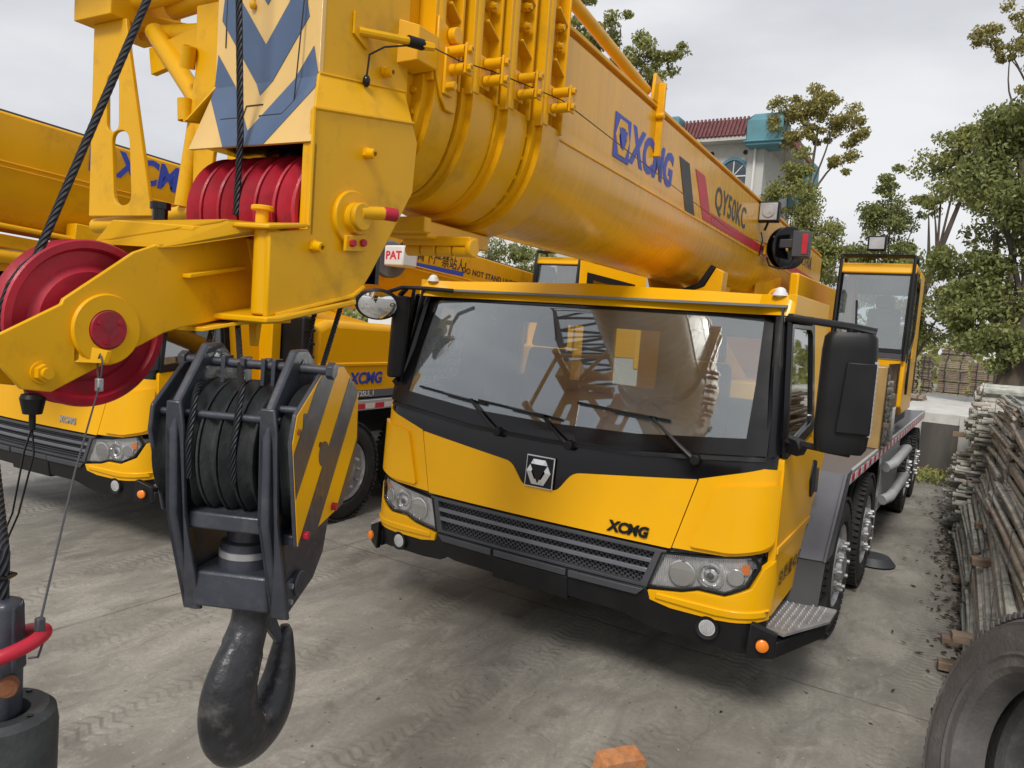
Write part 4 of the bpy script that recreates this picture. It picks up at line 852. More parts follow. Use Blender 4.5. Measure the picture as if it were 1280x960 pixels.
b=MB(); b.lathe([(.05,-.04),(.20,-.05),(.215,-.045),(.215,-.035),(.19,-.03),(.19,.03),(.215,.035),(.215,.045),(.20,.05),(.05,.04)],(.60,8.15,3.17),(.75,-.65,0),44,closed=True); rl=b.build('cable_reel','gloss',T1,xf=XB)
b=MB(); b.beam((.48,8.05,3.20),(.70,8.0,3.20),.03,.09); b.box((.76,8.02,3.19),(.16,.18,.26)); b.build('reel_box','dgrey',rl,xf=XB,bevel=.01)
b=MB(); b.box((.80,7.925,3.19),(.05,.004,.20)); b.build('reel_label','decalred',rl,xf=XB)
b=MB(); b.tube([(.44,8.0,3.05),(.48,7.95,2.97),(.58,7.95,2.94),(.68,7.98,2.98),(.70,8.0,3.06)],.010,8); b.build('cable','gloss',rl,xf=XB)
# boom foot gussets, cylinder and support fork behind the cab
for l in (-.24,.20): b=MB(); b.prism([(l,6.35,2.70),(l,6.62,2.40),(l,7.2,2.40),(l,7.5,2.70)],(.03,0,0)); b.build('cylinder_lug','boom',T1,xf=XB,bevel=.006)
b=MB(); b.prism([(.30,8.2,2.95),(.36,9.3,2.95),(.36,9.3,2.6),(.30,8.2,2.62)],(.02,0,0)); b.build('cylinder_lug','boom',T1,xf=XB,bevel=.006)
b=MB(); b.cyl((0,7.0,2.45),(0,9.8,1.5),.13,seg=28); b.build('lift_cylinder','boom',T1,xf=XB)
b=MB(); b.cyl((-.24,7.0,2.45),(.26,7.0,2.45),.06,seg=20); b.build('cylinder_pin','boom',T1,xf=XB)
b=MB()
for l0,sg in ((.02,1),): b.prism([(l0,5.95,2.3),(l0+sg*.48,5.95,2.3),(l0+sg*.50,5.95,2.72),(l0+sg*.44,5.95,2.75),(l0+sg*.36,5.95,2.60),(l0+sg*.14,5.95,2.52),(l0,5.95,2.51)],(0,.16,0))
b.b2(-.12,.12,5.98,6.08,1.26,2.32); b.build('boom_rest','boom',T1,xf=XB,bevel=.006)
for sg in (1,): b=MB(); b.prism([(sg*.15,5.94,2.52),(sg*.37,5.94,2.60),(sg*.455,5.94,2.755),(sg*.42,5.94,2.77),(sg*.33,5.94,2.625),(sg*.14,5.94,2.545)],(0,.18,0)); b.build('rest_pad','black',T1,xf=XB)
# superstructure
b=MB(); b.b2(-3.3,-1.35,8.3,12.6,1.42,1.75); b.cyl((-2.33,9.6,1.26),(-2.33,9.6,1.45),.65,seg=32); b.b2(-3.1,-2.95,8.6,12.4,1.75,2.9); b.b2(-2.0,-1.9,8.9,12.4,1.75,3.0); b.b2(-3.5,-1.5,12.3,13.6,1.5,2.5); b.b2(-3.6,-3.15,8.4,10.4,1.75,2.35); b.build('turntable','cab',T1,bevel=.02)
# operator cab
def opcab(root,X,doorsg=1):
    "front face at y=0, x 0..0.70, z from 0 (floor) to 1.75"
    B=lambda mb,name,m,par=root,**k: mb.build(name,m,par,xf=X,**k)
    W=.70
    b=MB(); b.prism([(0,.0,0.1),(0,.02,.70),(0,.1,.70),(0,.1,.62),(0,1.6,.62),(0,1.6,0),(0,.25,0)],(W,0,0)); b.b2(0.0,W,.18,1.55,1.66,1.72)
    for x in (0,W-.05): b.b2(x,x+.05,1.5,1.6,.6,1.68)
    b.prism([(0,.12,1.60),(0,.16,1.72),(0,.24,1.72),(0,.2,1.60)],(W,0,0))
    oc=B(b,'operator_cab','cab',bevel=.02,seg=3)
    b=MB()
    b.ring2([(0.0,-.005,.70),(W,-.005,.70),(W,.14,1.62),(0.0,.14,1.62)],[(.05,.0,.75),(W-.05,.0,.75),(W-.05,.135,1.58),(.05,.135,1.58)],(0,.03,0))
    B(b,'windscreen_frame','gloss',oc,bevel=.004)
    b=MB(); b.prism([(.03,.01,.63),(W-.03,.01,.63),(W-.03,.145,1.60),(.03,.145,1.60)],(0,.004,0)); B(b,'windscreen','glass',oc)
    b=MB(); b.prism([(.0,-.004,.64),(W,-.004,.64),(W,-.002,.70),(0,-.002,.70)],(0,.02,0)); B(b,'lower_frame','dgrey',oc)
    for x,sg in ((W,1),(0,-1)):
        b=MB(); o=[(x,.03,.60),(x,.62,.80),(x,.80,.95),(x,.84,1.48),(x,.76,1.60),(x,.17,1.60)]; i_=[(x,.10,.68),(x,.58,.85),(x,.73,.98),(x,.77,1.44),(x,.70,1.54),(x,.21,1.54)]
        b.ring2(o,i_,(sg*.012,0,0)); B(b,'door_frame','gloss',oc,bevel=.003)
        b=MB(); b.prism([(x-sg*.006,.04,.63),(x-sg*.006,.6,.83),(x-sg*.006,.75,.95),(x-sg*.006,.8,1.46),(x-sg*.006,.75,1.57),(x-sg*.006,.18,1.57)],(.004,0,0)); B(b,'side_window','sideglass',oc)
        b=MB(); b.b2(x-.006,x+.006,.84,1.52,.60,1.68); b.b2(x-.006,x+.006,.04,.84,.60,.66); B(b,'side_panel','cab',oc)
        b=MB(); b.b2(x,x+sg*.02,.30,.38,.30,.50); b.tube([(x+sg*.03,.02,.25),(x+sg*.03,.02,.66)],.012,8); B(b,'door_grip','black',oc,bevel=.006)
    # roof guard
    b=MB()
    for k in range(6): b.tube([(.03,.05+k*.05,1.80),(W-.03,.05+k*.05,1.80)],.010,6)
    for x in (.02,W-.02): b.tube([(x,-.03,.62),(x,.06,1.60),(x,.10,1.79),(x,.4,1.80),(x,.45,1.72)],.016,8)
    B(b,'roof_guard','black',oc)
    b=MB(); b.box((.33,.08,1.93),(.17,.10,.17)); wl=B(b,'work_lamp','black',oc,bevel=.012)
    b=MB(); b.box((.33,.028,1.93),(.135,.006,.13)); B(b,'lamp_glass','alu',wl)
    b=MB(); b.tube([(.30,-.01,.66),(.22,.03,.95)],.009,6); b.tube([(.36,-.01,.66),(.22,.03,.95)],.006,6); b.beam((.24,.0,.78),(.20,.07,1.28),.014,.012); B(b,'wiper','black',oc)
    b=MB(); b.b2(.18,.55,.85,1.25,.55,.68); b.b2(.20,.53,1.18,1.30,.65,1.25); b.b2(.27,.46,1.2,1.27,1.25,1.42); B(b,'seat','mgrey',oc,bevel=.03)
    b=MB(); b.b2(.05,.20,.4,1.2,.4,.75); b.b2(.52,.66,.5,1.2,.4,.70); b.tube([(.12,.5,.75),(.12,.45,.92)],.012); b.tube([(.60,.5,.7),(.60,.45,.9)],.012); B(b,'control_console','dgrey',oc,bevel=.02)
    b=MB(); b.b2(0.01,W-.01,.1,1.55,.60,.62); b.b2(0.03,W-.03,1.52,1.56,.6,.95); b.b2(0.03,W-.03,1.52,1.56,1.45,1.66); b.b2(.31,.35,1.52,1.56,.9,1.5); B(b,'cab_lining','screen',oc)
    return oc
opcab(T1,Matrix.Translation((-1.55,9.15,1.50))@Matrix.Rotation(math.radians(1),4,'Z')@Matrix.Diagonal((1.12,1,.97,1)))
b=MB(); b.b2(-1.35,-.85,9.5,10.9,1.36,1.50); b.b2(-1.3,-.95,9.3,9.6,1.38,1.52); b.build('cab_bracket','dgrey',T1,bevel=.01)
# ---- stowed jib lattice on the far side of the boom
def jibplate(px,holes,s,w0,w1,z0,z1,th,par,dl=0):
    pass
JX=XB
b=MB()
def plate_holes(mb,outer,holes,s,th):
    "plate with rounded slot holes in the l,z plane at station s"
    t=bmesh.new(); ed=[]
    for pl in [outer]+holes:
        vs=[t.verts.new((p[0],s,p[1])) for p in pl]
        ed+=[t.edges.new((vs[i],vs[(i+1)%len(vs)])) for i in range(len(vs))]
    bmesh.ops.triangle_fill(t,use_beauty=True,use_dissolve=False,edges=ed)
    r=bmesh.ops.extrude_face_region(t,geom=t.faces[:]); bmesh.ops.translate(t,verts=[v for v in r['geom'] if isinstance(v,bmesh.types.BMVert)],vec=(0,th,0)); bmesh.ops.recalc_face_normals(t,faces=t.faces)
    m2=bpy.data.meshes.new('t'); t.to_mesh(m2); t.free(); mb.bm.from_mesh(m2); bpy.data.meshes.remove(m2); return mb
def slot(x,z,w,h,tilt=0): return [(p[0]+tilt*(p[1]-z),p[1]) for p in rnd([(x-w/2,z-h/2),(x+w/2,z-h/2),(x+w/2,z+h/2),(x-w/2,z+h/2)],w*.49,5)]
b=MB(); plate_holes(b,[(-1.60,2.56),(-1.13,2.56),(-1.33,3.30),(-1.36,3.45),(-1.60,3.45)],[slot(-1.44,3.08,.09,.26,-.05),slot(-1.36,2.78,.13,.34,-.1)],2.2,.02)
plate_holes(b,[(-.86,2.50),(-.62,2.50),(-.56,3.44),(-.88,3.44)],[slot(-.70,2.72,.09,.26,.05),slot(-.68,3.08,.08,.24,.05)],2.2,.02)
b.b2(-1.66,-1.38,2.14,2.5,3.45,3.72)
b.build('jib_end_plate','head',T1,xf=XB,bevel=.004,smooth=25)
b=MB(); b.tube([(-1.30,2.35,3.42),(-.85,2.35,3.38)],.045,14); b.tube([(-1.30,2.3,3.42),(-.85,2.25,3.0)],.042,14); b.tube([(-1.28,2.38,3.55),(-.6,2.38,3.60)],.05,14); b.tube([(-.92,2.2,2.60),(-.86,2.24,3.2)],.036,14); b.tube([(-1.12,2.24,2.56),(-.62,2.2,2.62)],.03,14); b.tube([(-1.62,2.25,2.52),(-.3,2.3,2.62)],.035,12)
b.beam((-1.30,2.30,3.28),(-.85,2.30,3.36),.03,.12); 
for l,z in ((-1.45,3.45),(-.75,3.45),(-1.45,2.62)): b.tube([(l,2.35,z),(l,3.0,z)],.04,12)
b.tube([(-1.45,2.9,3.45),(-1.45,2.9,2.62)],.025,8); b.tube([(-1.45,2.9,3.45),(-.75,2.9,3.45)],.025,8)
b.tube([(-1.45,2.3,3.50),(-.75,3.0,3.45)],.025,8); b.tube([(-1.66,2.2,3.50),(-.5,2.5,3.70)],.04,12); b.tube([(-1.3,2.45,3.62),(-.5,2.3,3.48)],.028,10)
b.build('jib_lattice','head',T1,xf=XB)
for (p,q) in (((-.905,2.185,3.18),(-.875,2.165,3.27)),((-.905,2.185,2.96),(-.91,2.18,3.06))):
    b=MB(); d=(V(*q)-V(*p)).normalized(); b.lathe([(.022,0),(.022,.09),(.030,.09),(.031,.0)],p,d,20,closed=True); b.build('pin_holder','head',T1,xf=XB)
# unseen upper lattice, added forward and up for its dark reflection in the windshield
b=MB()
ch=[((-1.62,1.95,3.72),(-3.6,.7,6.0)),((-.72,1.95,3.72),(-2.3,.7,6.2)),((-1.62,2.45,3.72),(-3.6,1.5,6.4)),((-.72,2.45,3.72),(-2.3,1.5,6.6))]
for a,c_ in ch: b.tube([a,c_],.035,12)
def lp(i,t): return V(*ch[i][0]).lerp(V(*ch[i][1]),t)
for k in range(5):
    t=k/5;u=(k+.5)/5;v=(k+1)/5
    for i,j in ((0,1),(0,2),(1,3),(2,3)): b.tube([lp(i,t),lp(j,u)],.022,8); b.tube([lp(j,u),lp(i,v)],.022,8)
b.build('jib_lattice','jibshade',T1,xf=XB)
# ------------------------------------------------------------ HOOK BLOCK
HA=math.radians(25); HO=V(-1.68,1.38,0)
HB=thing('hook_block','dark grey hook block with black and yellow striped side plate hanging from ropes in front','hook block',(HO.x,HO.y,.89),HA)
XH=Matrix.Translation(HO)@Matrix.Rotation(HA,4,'Z')
def hplate(name,x,prof,th,m='steel',par=HB,bev=.006):
    b=MB(); b.prism([(x,y,z) for y,z in prof],(th,0,0)); return b.build(name,m,par,xf=XH,bevel=bev)
inner=[(-.030,2.085),(.045,2.085),(.24,1.955),(.30,1.88),(.30,1.62),(.24,1.45),(.17,1.39),(-.03,1.335),(-.06,1.36),(-.160,1.64),(-.175,1.91),(-.16,1.94)]
side_pl=[]
for x in (-.165,.088):
    p_=hplate('side_plate',x,inner,.024); side_pl.append(p_)
    b=MB(); b.prism([(x-.004,-.178,1.94),(x-.004,-.178,1.88),(x-.004,-.163,1.64),(x-.004,-.060,1.35),(x+.048,-.060,1.35),(x+.048,-.163,1.64),(x+.044,-.178,1.88),(x+.034,-.178,1.94)],(0,.014,0)); b.build('plate_flange','steel',p_,xf=XH,bevel=.004)
    b=MB(); b.cyl((x-.003,.008,2.045),(x+.027,.008,2.045),.013,seg=20); b.build('lifting_hole','gloss',p_,xf=XH)
outerL=[(-.03,2.03),(.06,2.035),(.20,1.93),(.21,1.70),(.08,1.62),(-.10,1.63),(-.175,1.86),(-.165,1.925)]
hplate('guard_plate',-.222,outerL,.012)
outerR=[(.02,2.045),(.16,2.04),(.30,1.95),(.315,1.76),(.21,1.615),(-.12,1.575),(-.185,1.86),(-.165,1.93)]
gp=hplate('guard_plate',.163,outerR,.012,bev=.003)
# striped face of the outer right plate

base_=[(y*.985,1.81+(z-1.81)*.985) for y,z in outerR]
b=MB(); b.prism([(.1752,y,z) for y,z in base_],(.0015,0,0)); sf=b.build('striped_face','cab',gp,xf=XH,smooth=0)
cc=base_[::-1]
area=sum(cc[i][0]*cc[(i+1)%len(cc)][1]-cc[(i+1)%len(cc)][0]*cc[i][1] for i in range(len(cc)))
if area<0: cc=cc[::-1]
for k in (0,1,2):
    y0=-.43+k*.25
    st=[(y0,1.50),(y0+.12,1.50),(y0+.12+.48,2.12),(y0+.48,2.12)]
    q=clip(st,cc)
    if len(q)>2: b=MB(); b.prism([(.1768,y,z) for y,z in q],(.0015,0,0)); b.build('stripe','steel',sf,xf=XH,smooth=0)
for y,z,m in ((-.085,1.60,'red'),(.12,1.63,'red'),(0.0,1.83,'rust'),(-.15,1.885,'rust')):
    b=MB(); r_=.012 if m=='red' else .008
    b.cyl((.176,y,z),(.192 if m=='red' else .181,y,z),r_,seg=6 if m=='red' else 12); b.build('plate_bolt',m,gp,xf=XH,bevel=.001)
# cross bars
for (x0,x1,y,z,r_) in ((-.235,.205,-.005,2.035,.013),(-.235,.12,-.13,1.905,.010),(.10,.17,-.12,1.935,.010),(-.16,.1,.15,1.95,.012)):
    b=MB(); b.cyl((x0,y,z),(x1,y,z),r_,seg=16); b.build('cross_bar','steel',HB,xf=XH)
for x in (-.235,.190): b=MB(); b.cyl((x,-.005,2.035),(x+.02,-.005,2.035),.024,seg=6); b.build('bar_nut','steel',HB,xf=XH,bevel=.002)
for x in (-.10,-.045,.015,.045): b=MB(); b.b2(x-.006,x+.006,-.03,.02,1.98,2.055); b.build('rope_guard','steel',HB,xf=XH,bevel=.002)
# sheaves
for x in (-.196,-.112,-.062,-.012,.038,.140):
    b=MB(); b.lathe(sheaveprof(.19,.044,.03,.022),(x,.03,1.80),(1,0,0),56,closed=True); b.build('sheave','steel2',HB,xf=XH)
b=MB(); b.cyl((-.23,.03,1.80),(.178,.03,1.80),.035,seg=20); b.build('sheave_axle','steel',HB,xf=XH)
b=MB(); b.b2(-.14,.09,-.13,.19,1.60,1.645); b.b2(.112,.163,-.10,.12,1.57,1.60); b.build('tie_plate','steel',HB,xf=XH,bevel=.006)
# trunnion, thrust nut
b=MB(); b.prism([(l,y,1.37) for l,y in rnd([(-.135,-.085),(.085,-.085),(.085,.12),(-.135,.12)],.02)],(0,0,.10)); tr=b.build('trunnion','steel',HB,xf=XH,bevel=.008)
b=MB(); b.lathe([(.074,0),(.074,.045),(.070,.048),(.070,.07),(.066,.072),(.055,.075),(.055,.13),(.045,.135),(0,.135)],(-.025,.01,1.47),(0,0,1),40); b.build('swivel_nut','steel',HB,xf=XH)
b=MB(); b.lathe([(.0745,0),(.0745,.018)],(-.025,.01,1.50),(0,0,1),40); b.build('bearing_band','alu',HB,xf=XH)
b=MB(); b.cyl((.112,.03,1.425),(.132,.03,1.425),.036,seg=32); tc_=b.build('trunnion_cap','steel',HB,xf=XH,bevel=.004)
b=MB(); b.b2(.112,.122,-.045,.0,1.375,1.45); b.build('keeper_plate','steel',tc_,xf=XH,bevel=.002)
for z in (1.39,1.435): b=MB(); b.cyl((.12,-.028,z),(.132,-.028,z),.008,seg=6); b.build('keeper_bolt','alu',tc_,xf=XH)
b=MB(); b.box((.172,-.115,1.905),(.012,.022,.05)); b.build('latch_plate','steel',HB,xf=XH,bevel=.003)
# hook: body swept along its centre line, opening towards the far right
rot_h=Matrix.Rotation(math.radians(38),4,'Z')
def hk(x,z): return V(x,0,z)
import itertools
cl=[(-.012,1.40,.052,.052),(-.012,1.34,.052,.052),(-.018,1.29,.053,.052),(-.040,1.235,.060,.056),(-.066,1.18,.070,.062),(-.086,1.12,.080,.067),(-.086,1.055,.088,.070),(-.064,1.000,.092,.072),(-.024,.968,.090,.070),(.028,.965,.084,.066),(.074,.988,.074,.061),(.104,1.030,.062,.055),(.120,1.08,.050,.048),(.126,1.13,.040,.041),(.129,1.175,.031,.033),(.131,1.215,.023,.025),(.131,1.235,.012,.014)]
def cat(pts,n):
    out=[]
    for i in range(len(pts)-1):
        p0=pts[max(0,i-1)];p1=pts[i];p2=pts[i+1];p3=pts[min(len(pts)-1,i+2)]
        for k in range(n):
            t=k/n; out.append(tuple(.5*((2*b_)+(-a+c)*t+(2*a-5*b_+4*c-d)*t*t+(-a+3*b_-3*c+d)*t**3) for a,b_,c,d in zip(p0,p1,p2,p3)))
    return out+[pts[-1]]
C_=cat(cl,5); b=MB(); rings=[]; sg_=20
for i,(x,z,ra,rb) in enumerate(C_):
    a_=C_[max(0,i-1)];c_=C_[min(len(C_)-1,i+1)]; t=V(c_[0]-a_[0],0,c_[1]-a_[1]).normalized(); nr=V(t.z,0,-t.x)   # in-plane normal
    rings.append([b.bm.verts.new(V(x,0,z)+nr*math.cos(2*PI*k/sg_)*ra+V(0,1,0)*math.sin(2*PI*k/sg_)*rb*(1-.18*math.cos(2*PI*k/sg_)*(1 if i>15 else 0))) for k in range(sg_)])
for A,B_ in zip(rings,rings[1:]):
    for k in range(sg_): b.bm.faces.new((A[k],A[(k+1)%sg_],B_[(k+1)%sg_],B_[k]))
b.bm.faces.new(rings[0][::-1]);b.bm.faces.new(rings[-1]); bmesh.ops.recalc_face_normals(b.bm,faces=b.bm.faces)
XK=XH@Matrix.Translation((.006,.01,.015))@Matrix.Rotation(math.radians(72),4,'Z')
hook=b.build('hook','forge',HB,xf=XK,smooth=60)
b=MB(); b.prism([(.035,-.012,1.33),(.055,-.012,1.33),(.125,-.012,1.18),(.118,-.012,1.165),(.028,-.012,1.28)],(0,.024,0)); b.build('safety_latch','steel',hook,xf=XK,bevel=.003)
# ------------------------------------------------------------ ROPES
def ropeobj(pts,r,label,group=None,name='wire_rope'):
    b=MB(); b.ropepath(pts,r); o=b.build(name,'rope'); tag(o,label,'wire rope',group); return o
def hp_(x,y,z): return XH@V(x,y,z)
def bp_(l,s,z): return XB@V(l,s,z)
G='ropes between boom head and hook block'
ropeobj([bp_(-.105,1.72,2.30),bp_(-.10,1.73,2.2),hp_(-.112,-.14,1.95),hp_(-.112,-.165,1.83),hp_(-.112,-.155,1.74)],.0085,'dark rope into the hook block just right of its leftmost plates',G)
ropeobj([bp_(0.0,1.70,2.30),bp_(.005,1.71,2.2),hp_(.010,-.13,1.98),hp_(.010,-.165,1.83),hp_(.010,-.155,1.74)],.0085,'dark rope down into the middle of the hook block between its centre sheaves',G)
ropeobj([bp_(.05,2.08,2.40),hp_(-.012,.21,1.85)],.0085,'rope behind the hook block top bar, left of the far rope by the raised plate',G)
ropeobj([bp_(.16,2.10,2.40),hp_(.04,.22,1.85)],.0085,'far rope reaching the hook block beside its right raised plate',G)
# hoist rope over the chevron panel
ropeobj([bp_(.035,1.60,3.75),bp_(.02,1.685,2.72),bp_(.0,1.70,2.58),bp_(0,1.697,2.48)],.0105,'thick dark rope running down over the chevron panel onto the red head sheaves')
# nose rope
c=V(0,1.215,2.115); 
def ncirc(a,r): return bp_(-.005,c.y+math.cos(a)*r,c.z+math.sin(a)*r)
pts=[bp_(-.03,1.66,3.75)]+[ncirc(math.radians(a),.205) for a in (128,140,155,170,185)]+[bp_(-.005,.990,1.95),bp_(-.02,.985,1.60)]
tang=math.radians(118)
ropeobj(pts,.0105,'thick dark rope slanting from the top left down over the big red nose sheave')
# ------------------------------------------------------------ AUXILIARY HOOK BALL with overhoist ring
BX=bp_(-.02,.985,0); BX=V(-1.400,.619,0)
HBall=thing('hook_ball','dark steel hook ball with worn rim hanging at the lower left corner of the view','hook ball',(BX.x,BX.y,1.2))
b=MB(); b.lathe([(0,-.42),(.03,-.42),(.075,-.36),(.088,-.28),(.090,-.05),(.086,-.025),(.074,-.014),(.068,-.015),(.046,-.018),(.040,-.045),(.0,-.045)],(BX.x,BX.y,1.475),(0,0,1),56); bl_=b.build('ball_weight','steel2',HBall)
for a in (.3,2.0,3.6,5.2): b=MB(); b.cyl((BX.x+math.cos(a)*.066,BX.y+math.sin(a)*.066,1.459),(BX.x+math.cos(a)*.066,BX.y+math.sin(a)*.066,1.4625),.005,seg=12); b.build('screw_hole','gloss',bl_)
b=MB(); b.box((BX.x,BX.y,1.55),(.06,.05,.22),Matrix.Rotation(HA,4,'Z')); b.build('rope_socket','steel',HBall,bevel=.014,seg=3)
b=MB(); b.prism([(-.034,-.02,1.53),(.034,-.02,1.53),(.028,-.02,1.65),(-.026,-.02,1.65)],(0,.04,0)); b.build('socket_fork','steel',HBall,xf=Matrix.Translation(BX)@Matrix.Rotation(.7,4,'Z'),bevel=.004)
b=MB(); b.cyl(V(BX.x,BX.y,1.515)+V(.03,.0,0),V(BX.x,BX.y,1.515)+V(.05,-.012,0),.016,seg=20); b.build('socket_pin','rust',HBall,bevel=.002)
ropeobj([ncirc(math.radians(185),.206),bp_(-.005,.985,1.90),V(BX.x,BX.y,1.74),V(BX.x,BX.y,1.60)],.0105,'dark rope hanging from nose arm tip down to the hook ball')
b=MB(); b.tube([V(BX.x,BX.y,1.70)+V(math.cos(a)*.018,math.sin(a)*.018,0) for a in (0,1.2,2.4,3.6,4.8)],.004,6,closed=True); o=b.build('rope_clamp','gloss'); tag(o,'small black clip around the rope above the hook ball','rope clip')
rc=V(BX.x,BX.y,1.575)+V(.01,0,0); tl=Matrix.Rotation(math.radians(12),3,'X')@Matrix.Rotation(math.radians(-14),3,'Y')
b=MB(); b.tube([rc+tl@V(math.cos(a)*.062,math.sin(a)*.062,0) for a in [2*PI*k/40 for k in range(40)]],.0125,16,closed=True); o=b.build('warning_ring','red'); tag(o,'red ring weight around the rope above the hook ball','ring weight')
wt=XB@V(.118,1.185,2.035); rp=V(-1.345,.655,1.585)
GW=thing('trip_wire','thin grey wire from the nose arm lug down to the red ring','trip wire',tuple(rp))
b=MB(); b.tube([wt+V(0,0,-.075),wt.lerp(rp,.5)+V(-.003,0,0),rp+V(0,0,.035)],.0022,6); b.build('wire','dgrey',GW)
b=MB(); b.tube([wt+V(0,0,-.07),wt+V(.010,0,-.04),wt+V(.010,0,-.01),wt+V(0,0,.008),wt+V(-.010,0,-.01),wt+V(-.010,0,-.04),wt+V(0,0,-.07)],.0022,6); b.build('wire_loop','dgrey',GW)
b=MB(); b.box(wt+V(0,0,-.072),(.018,.016,.034)); b.build('wire_clamp','alu',GW,bevel=.003)
b=MB(); b.box(rp+V(0,0,.030),(.014,.014,.03)); b.build('wire_clamp','dgrey',GW,bevel=.003)
b=MB(); b.tube([rp+V(0,0,.03),rp+V(.010,0,.0),rp+V(-.004,0,-.028),rp+V(-.016,-.01,-.03)],.0022,6); b.build('wire_loop','dgrey',GW)
# ------------------------------------------------------------ SECOND CRANE (left, behind)
A2=math.radians(5.0)
c0=V(1.43,4.08-6.9,0); rc0=Matrix.Rotation(A2,3,'Z')@c0
P2=V(-5.87,3.55,0)-rc0
T2=thing('truck_crane','second yellow truck crane, at the left behind the hook block and big red sheave','truck crane',(P2.x,P2.y,0),A2)
X2=WM[T2.name]@Matrix.Translation((-XC,-6.9,0))
carrier(T2,X2,False,.42)
on_front(T2,X2,'XCMG',.40,1.06,.075,'alu',extrude=.006,bold=.003,sx=1.0)
# engine hood and lockers behind its cab
b=MB(); b.prism([(-1.0,5.62,z) for z in ()] or [(-2.9,5.75,1.28),(-2.9,5.75,2.02),(-2.9,5.95,2.10),(-2.9,8.6,2.05),(-2.9,8.6,1.28)],(2.40,0,0)); eh=b.build('engine_hood','cab',T2,xf=X2,bevel=.08,seg=4)
b=MB(); b.b2(-.51,-.485,5.8,8.5,1.62,1.66); b.build('hood_ridge','cab',eh,xf=X2,bevel=.01)
b=MB(); b.b2(-1.3,-.48,5.56,5.72,1.35,2.12); ai=b.build('air_intake','black',T2,xf=X2,bevel=.03,seg=3)
for k in range(5): b=MB(); b.b2(-.485,-.465,5.57,5.71,1.45+k*.13,1.475+k*.13); b.build('intake_slat','black',ai,xf=X2,bevel=.004)
b=MB(); b.b2(-1.2,-.75,5.42,5.54,1.2,2.3); b.build('cab_post','cab',T2,xf=X2,bevel=.01)
def m2side(y,z): 
    p=X2@V(-.494,y,z); return basis(p,X2.to_3x3()@V(0,1,0),(0,0,1))
emblem(T2,m2side(6.18,1.49),.15,('blue','cab'))
text('hood_lettering','XCMG',.17,m2side(6.30,1.485),'blue',T2,bold=.006,shear=.12,sx=1.1)
b=MB(); b.b2(-.50,-.485,5.75,8.6,1.28,1.36); b.build('hood_strip','mgrey',T2,xf=X2)
text('hood_lettering','XCT25L5_1',.075,basis(X2@V(-.482,6.30,1.32),X2.to_3x3()@V(0,1,0),(0,0,1)),'white',T2,bold=.001,sx=1.1)
# its boom: side plane x=-6.4, falling 3.4 degrees to the rear
PX=-6.4
XB2=Matrix.Translation((PX,2.75,3.50))@Matrix.Rotation(math.radians(-3.4),4,'X')
b=MB(); prof=[(0,0),(0,-.38),(-.06,-.62),(-.18,-.80),(-.40,-.86),(-.62,-.80),(-.74,-.62),(-.80,-.38),(-.80,0)]
b.prism([(x,-.6,z) for x,z in prof],(0,9.8,0)); bm2=b.build('boom','boom',T2,xf=XB2,bevel=.02,smooth=25)
b=MB(); b.prism([(-.04,y,z) for y,z in ((-.6,.0),(8.9,.0),(8.9,.02),(-.6,.02))],(-.72,0,0)); b.build('boom_top_plate','dgrey',bm2,xf=XB2)
b=MB(); b.tube([(.02,-.6,-.37),(.02,9.,-.37)],.008,6); b.tube([(.02,-.6,-.41),(.02,9.,-.41)],.006,6); b.build('side_pipe','boom',bm2,xf=XB2)
def s2(y,z): return basis(XB2@V(.003,y-2.75,z),XB2.to_3x3()@V(0,1,0),XB2.to_3x3()@V(0,0,1))
emblem(bm2,s2(3.53,-.16),.21,('blue','boom'))
text('boom_lettering','XCMG',.30,s2(3.66,-.16),'blue',bm2,bold=.010,shear=.12,sx=.85)
b=MB(); b.prism([(.002,y-2.75,z) for y,z in ((6.6,-.35),(8.7,-.28),(8.7,-.34),(6.6,-.42))],(.002,0,0)); b.build('boom_stripe','blue',bm2,xf=XB2,smooth=0)
text('warning_lettering','起重臂下严禁站人!',.185,s2(7.30,-.21),'decalblack',bm2,bold=.001,sx=.95)
text('warning_lettering','DO NOT STAND UNDER BOOM',.115,s2(8.66,-.255),'decalblack',bm2,bold=.002,sx=1.1,space=1.08)
# cable reel with white box
b=MB(); p=V(-6.25,6.95,2.86); b.lathe([(.06,-.04),(.21,-.05),(.225,-.04),(.20,-.03),(.20,.03),(.225,.04),(.21,.05),(.06,.04)],p,(1,-.3,0),40,closed=True); r2=b.build('cable_reel','mgrey',T2)
b=MB(); b.box(p+V(.22,-.05,.03),(.30,.26,.24)); bx2=b.build('reel_box','white',r2,bevel=.02)
text('reel_lettering','PAT',.13,basis(p+V(.10,-.182,.03),(1,0,0),(0,0,1)),'tapered',bx2,bold=.004,sx=1.05)
b=MB(); b.tube([(-7.0,5.2,2.55),(-6.1,5.4,2.3)],.12,14); b.tube([(-6.3,5.0,2.2),(-6.3,8.6,1.6)],.16,18); b.build('lift_cylinder','boom',T2)
b=MB(); b.b2(-7.6,-5.8,8.4,12.0,1.3,1.9); b.b2(-7.4,-7.2,8.8,11.5,1.9,2.8); b.b2(-6.5,-6.3,8.8,11.5,1.9,2.7); b.build('turntable','cab',T2,bevel=.03)
opcab(T2,Matrix.Translation((-6.08,10.0,1.66))@Matrix.Rotation(math.radians(2),4,'Z')@Matrix.Diagonal((1.12,1,.93,1)))
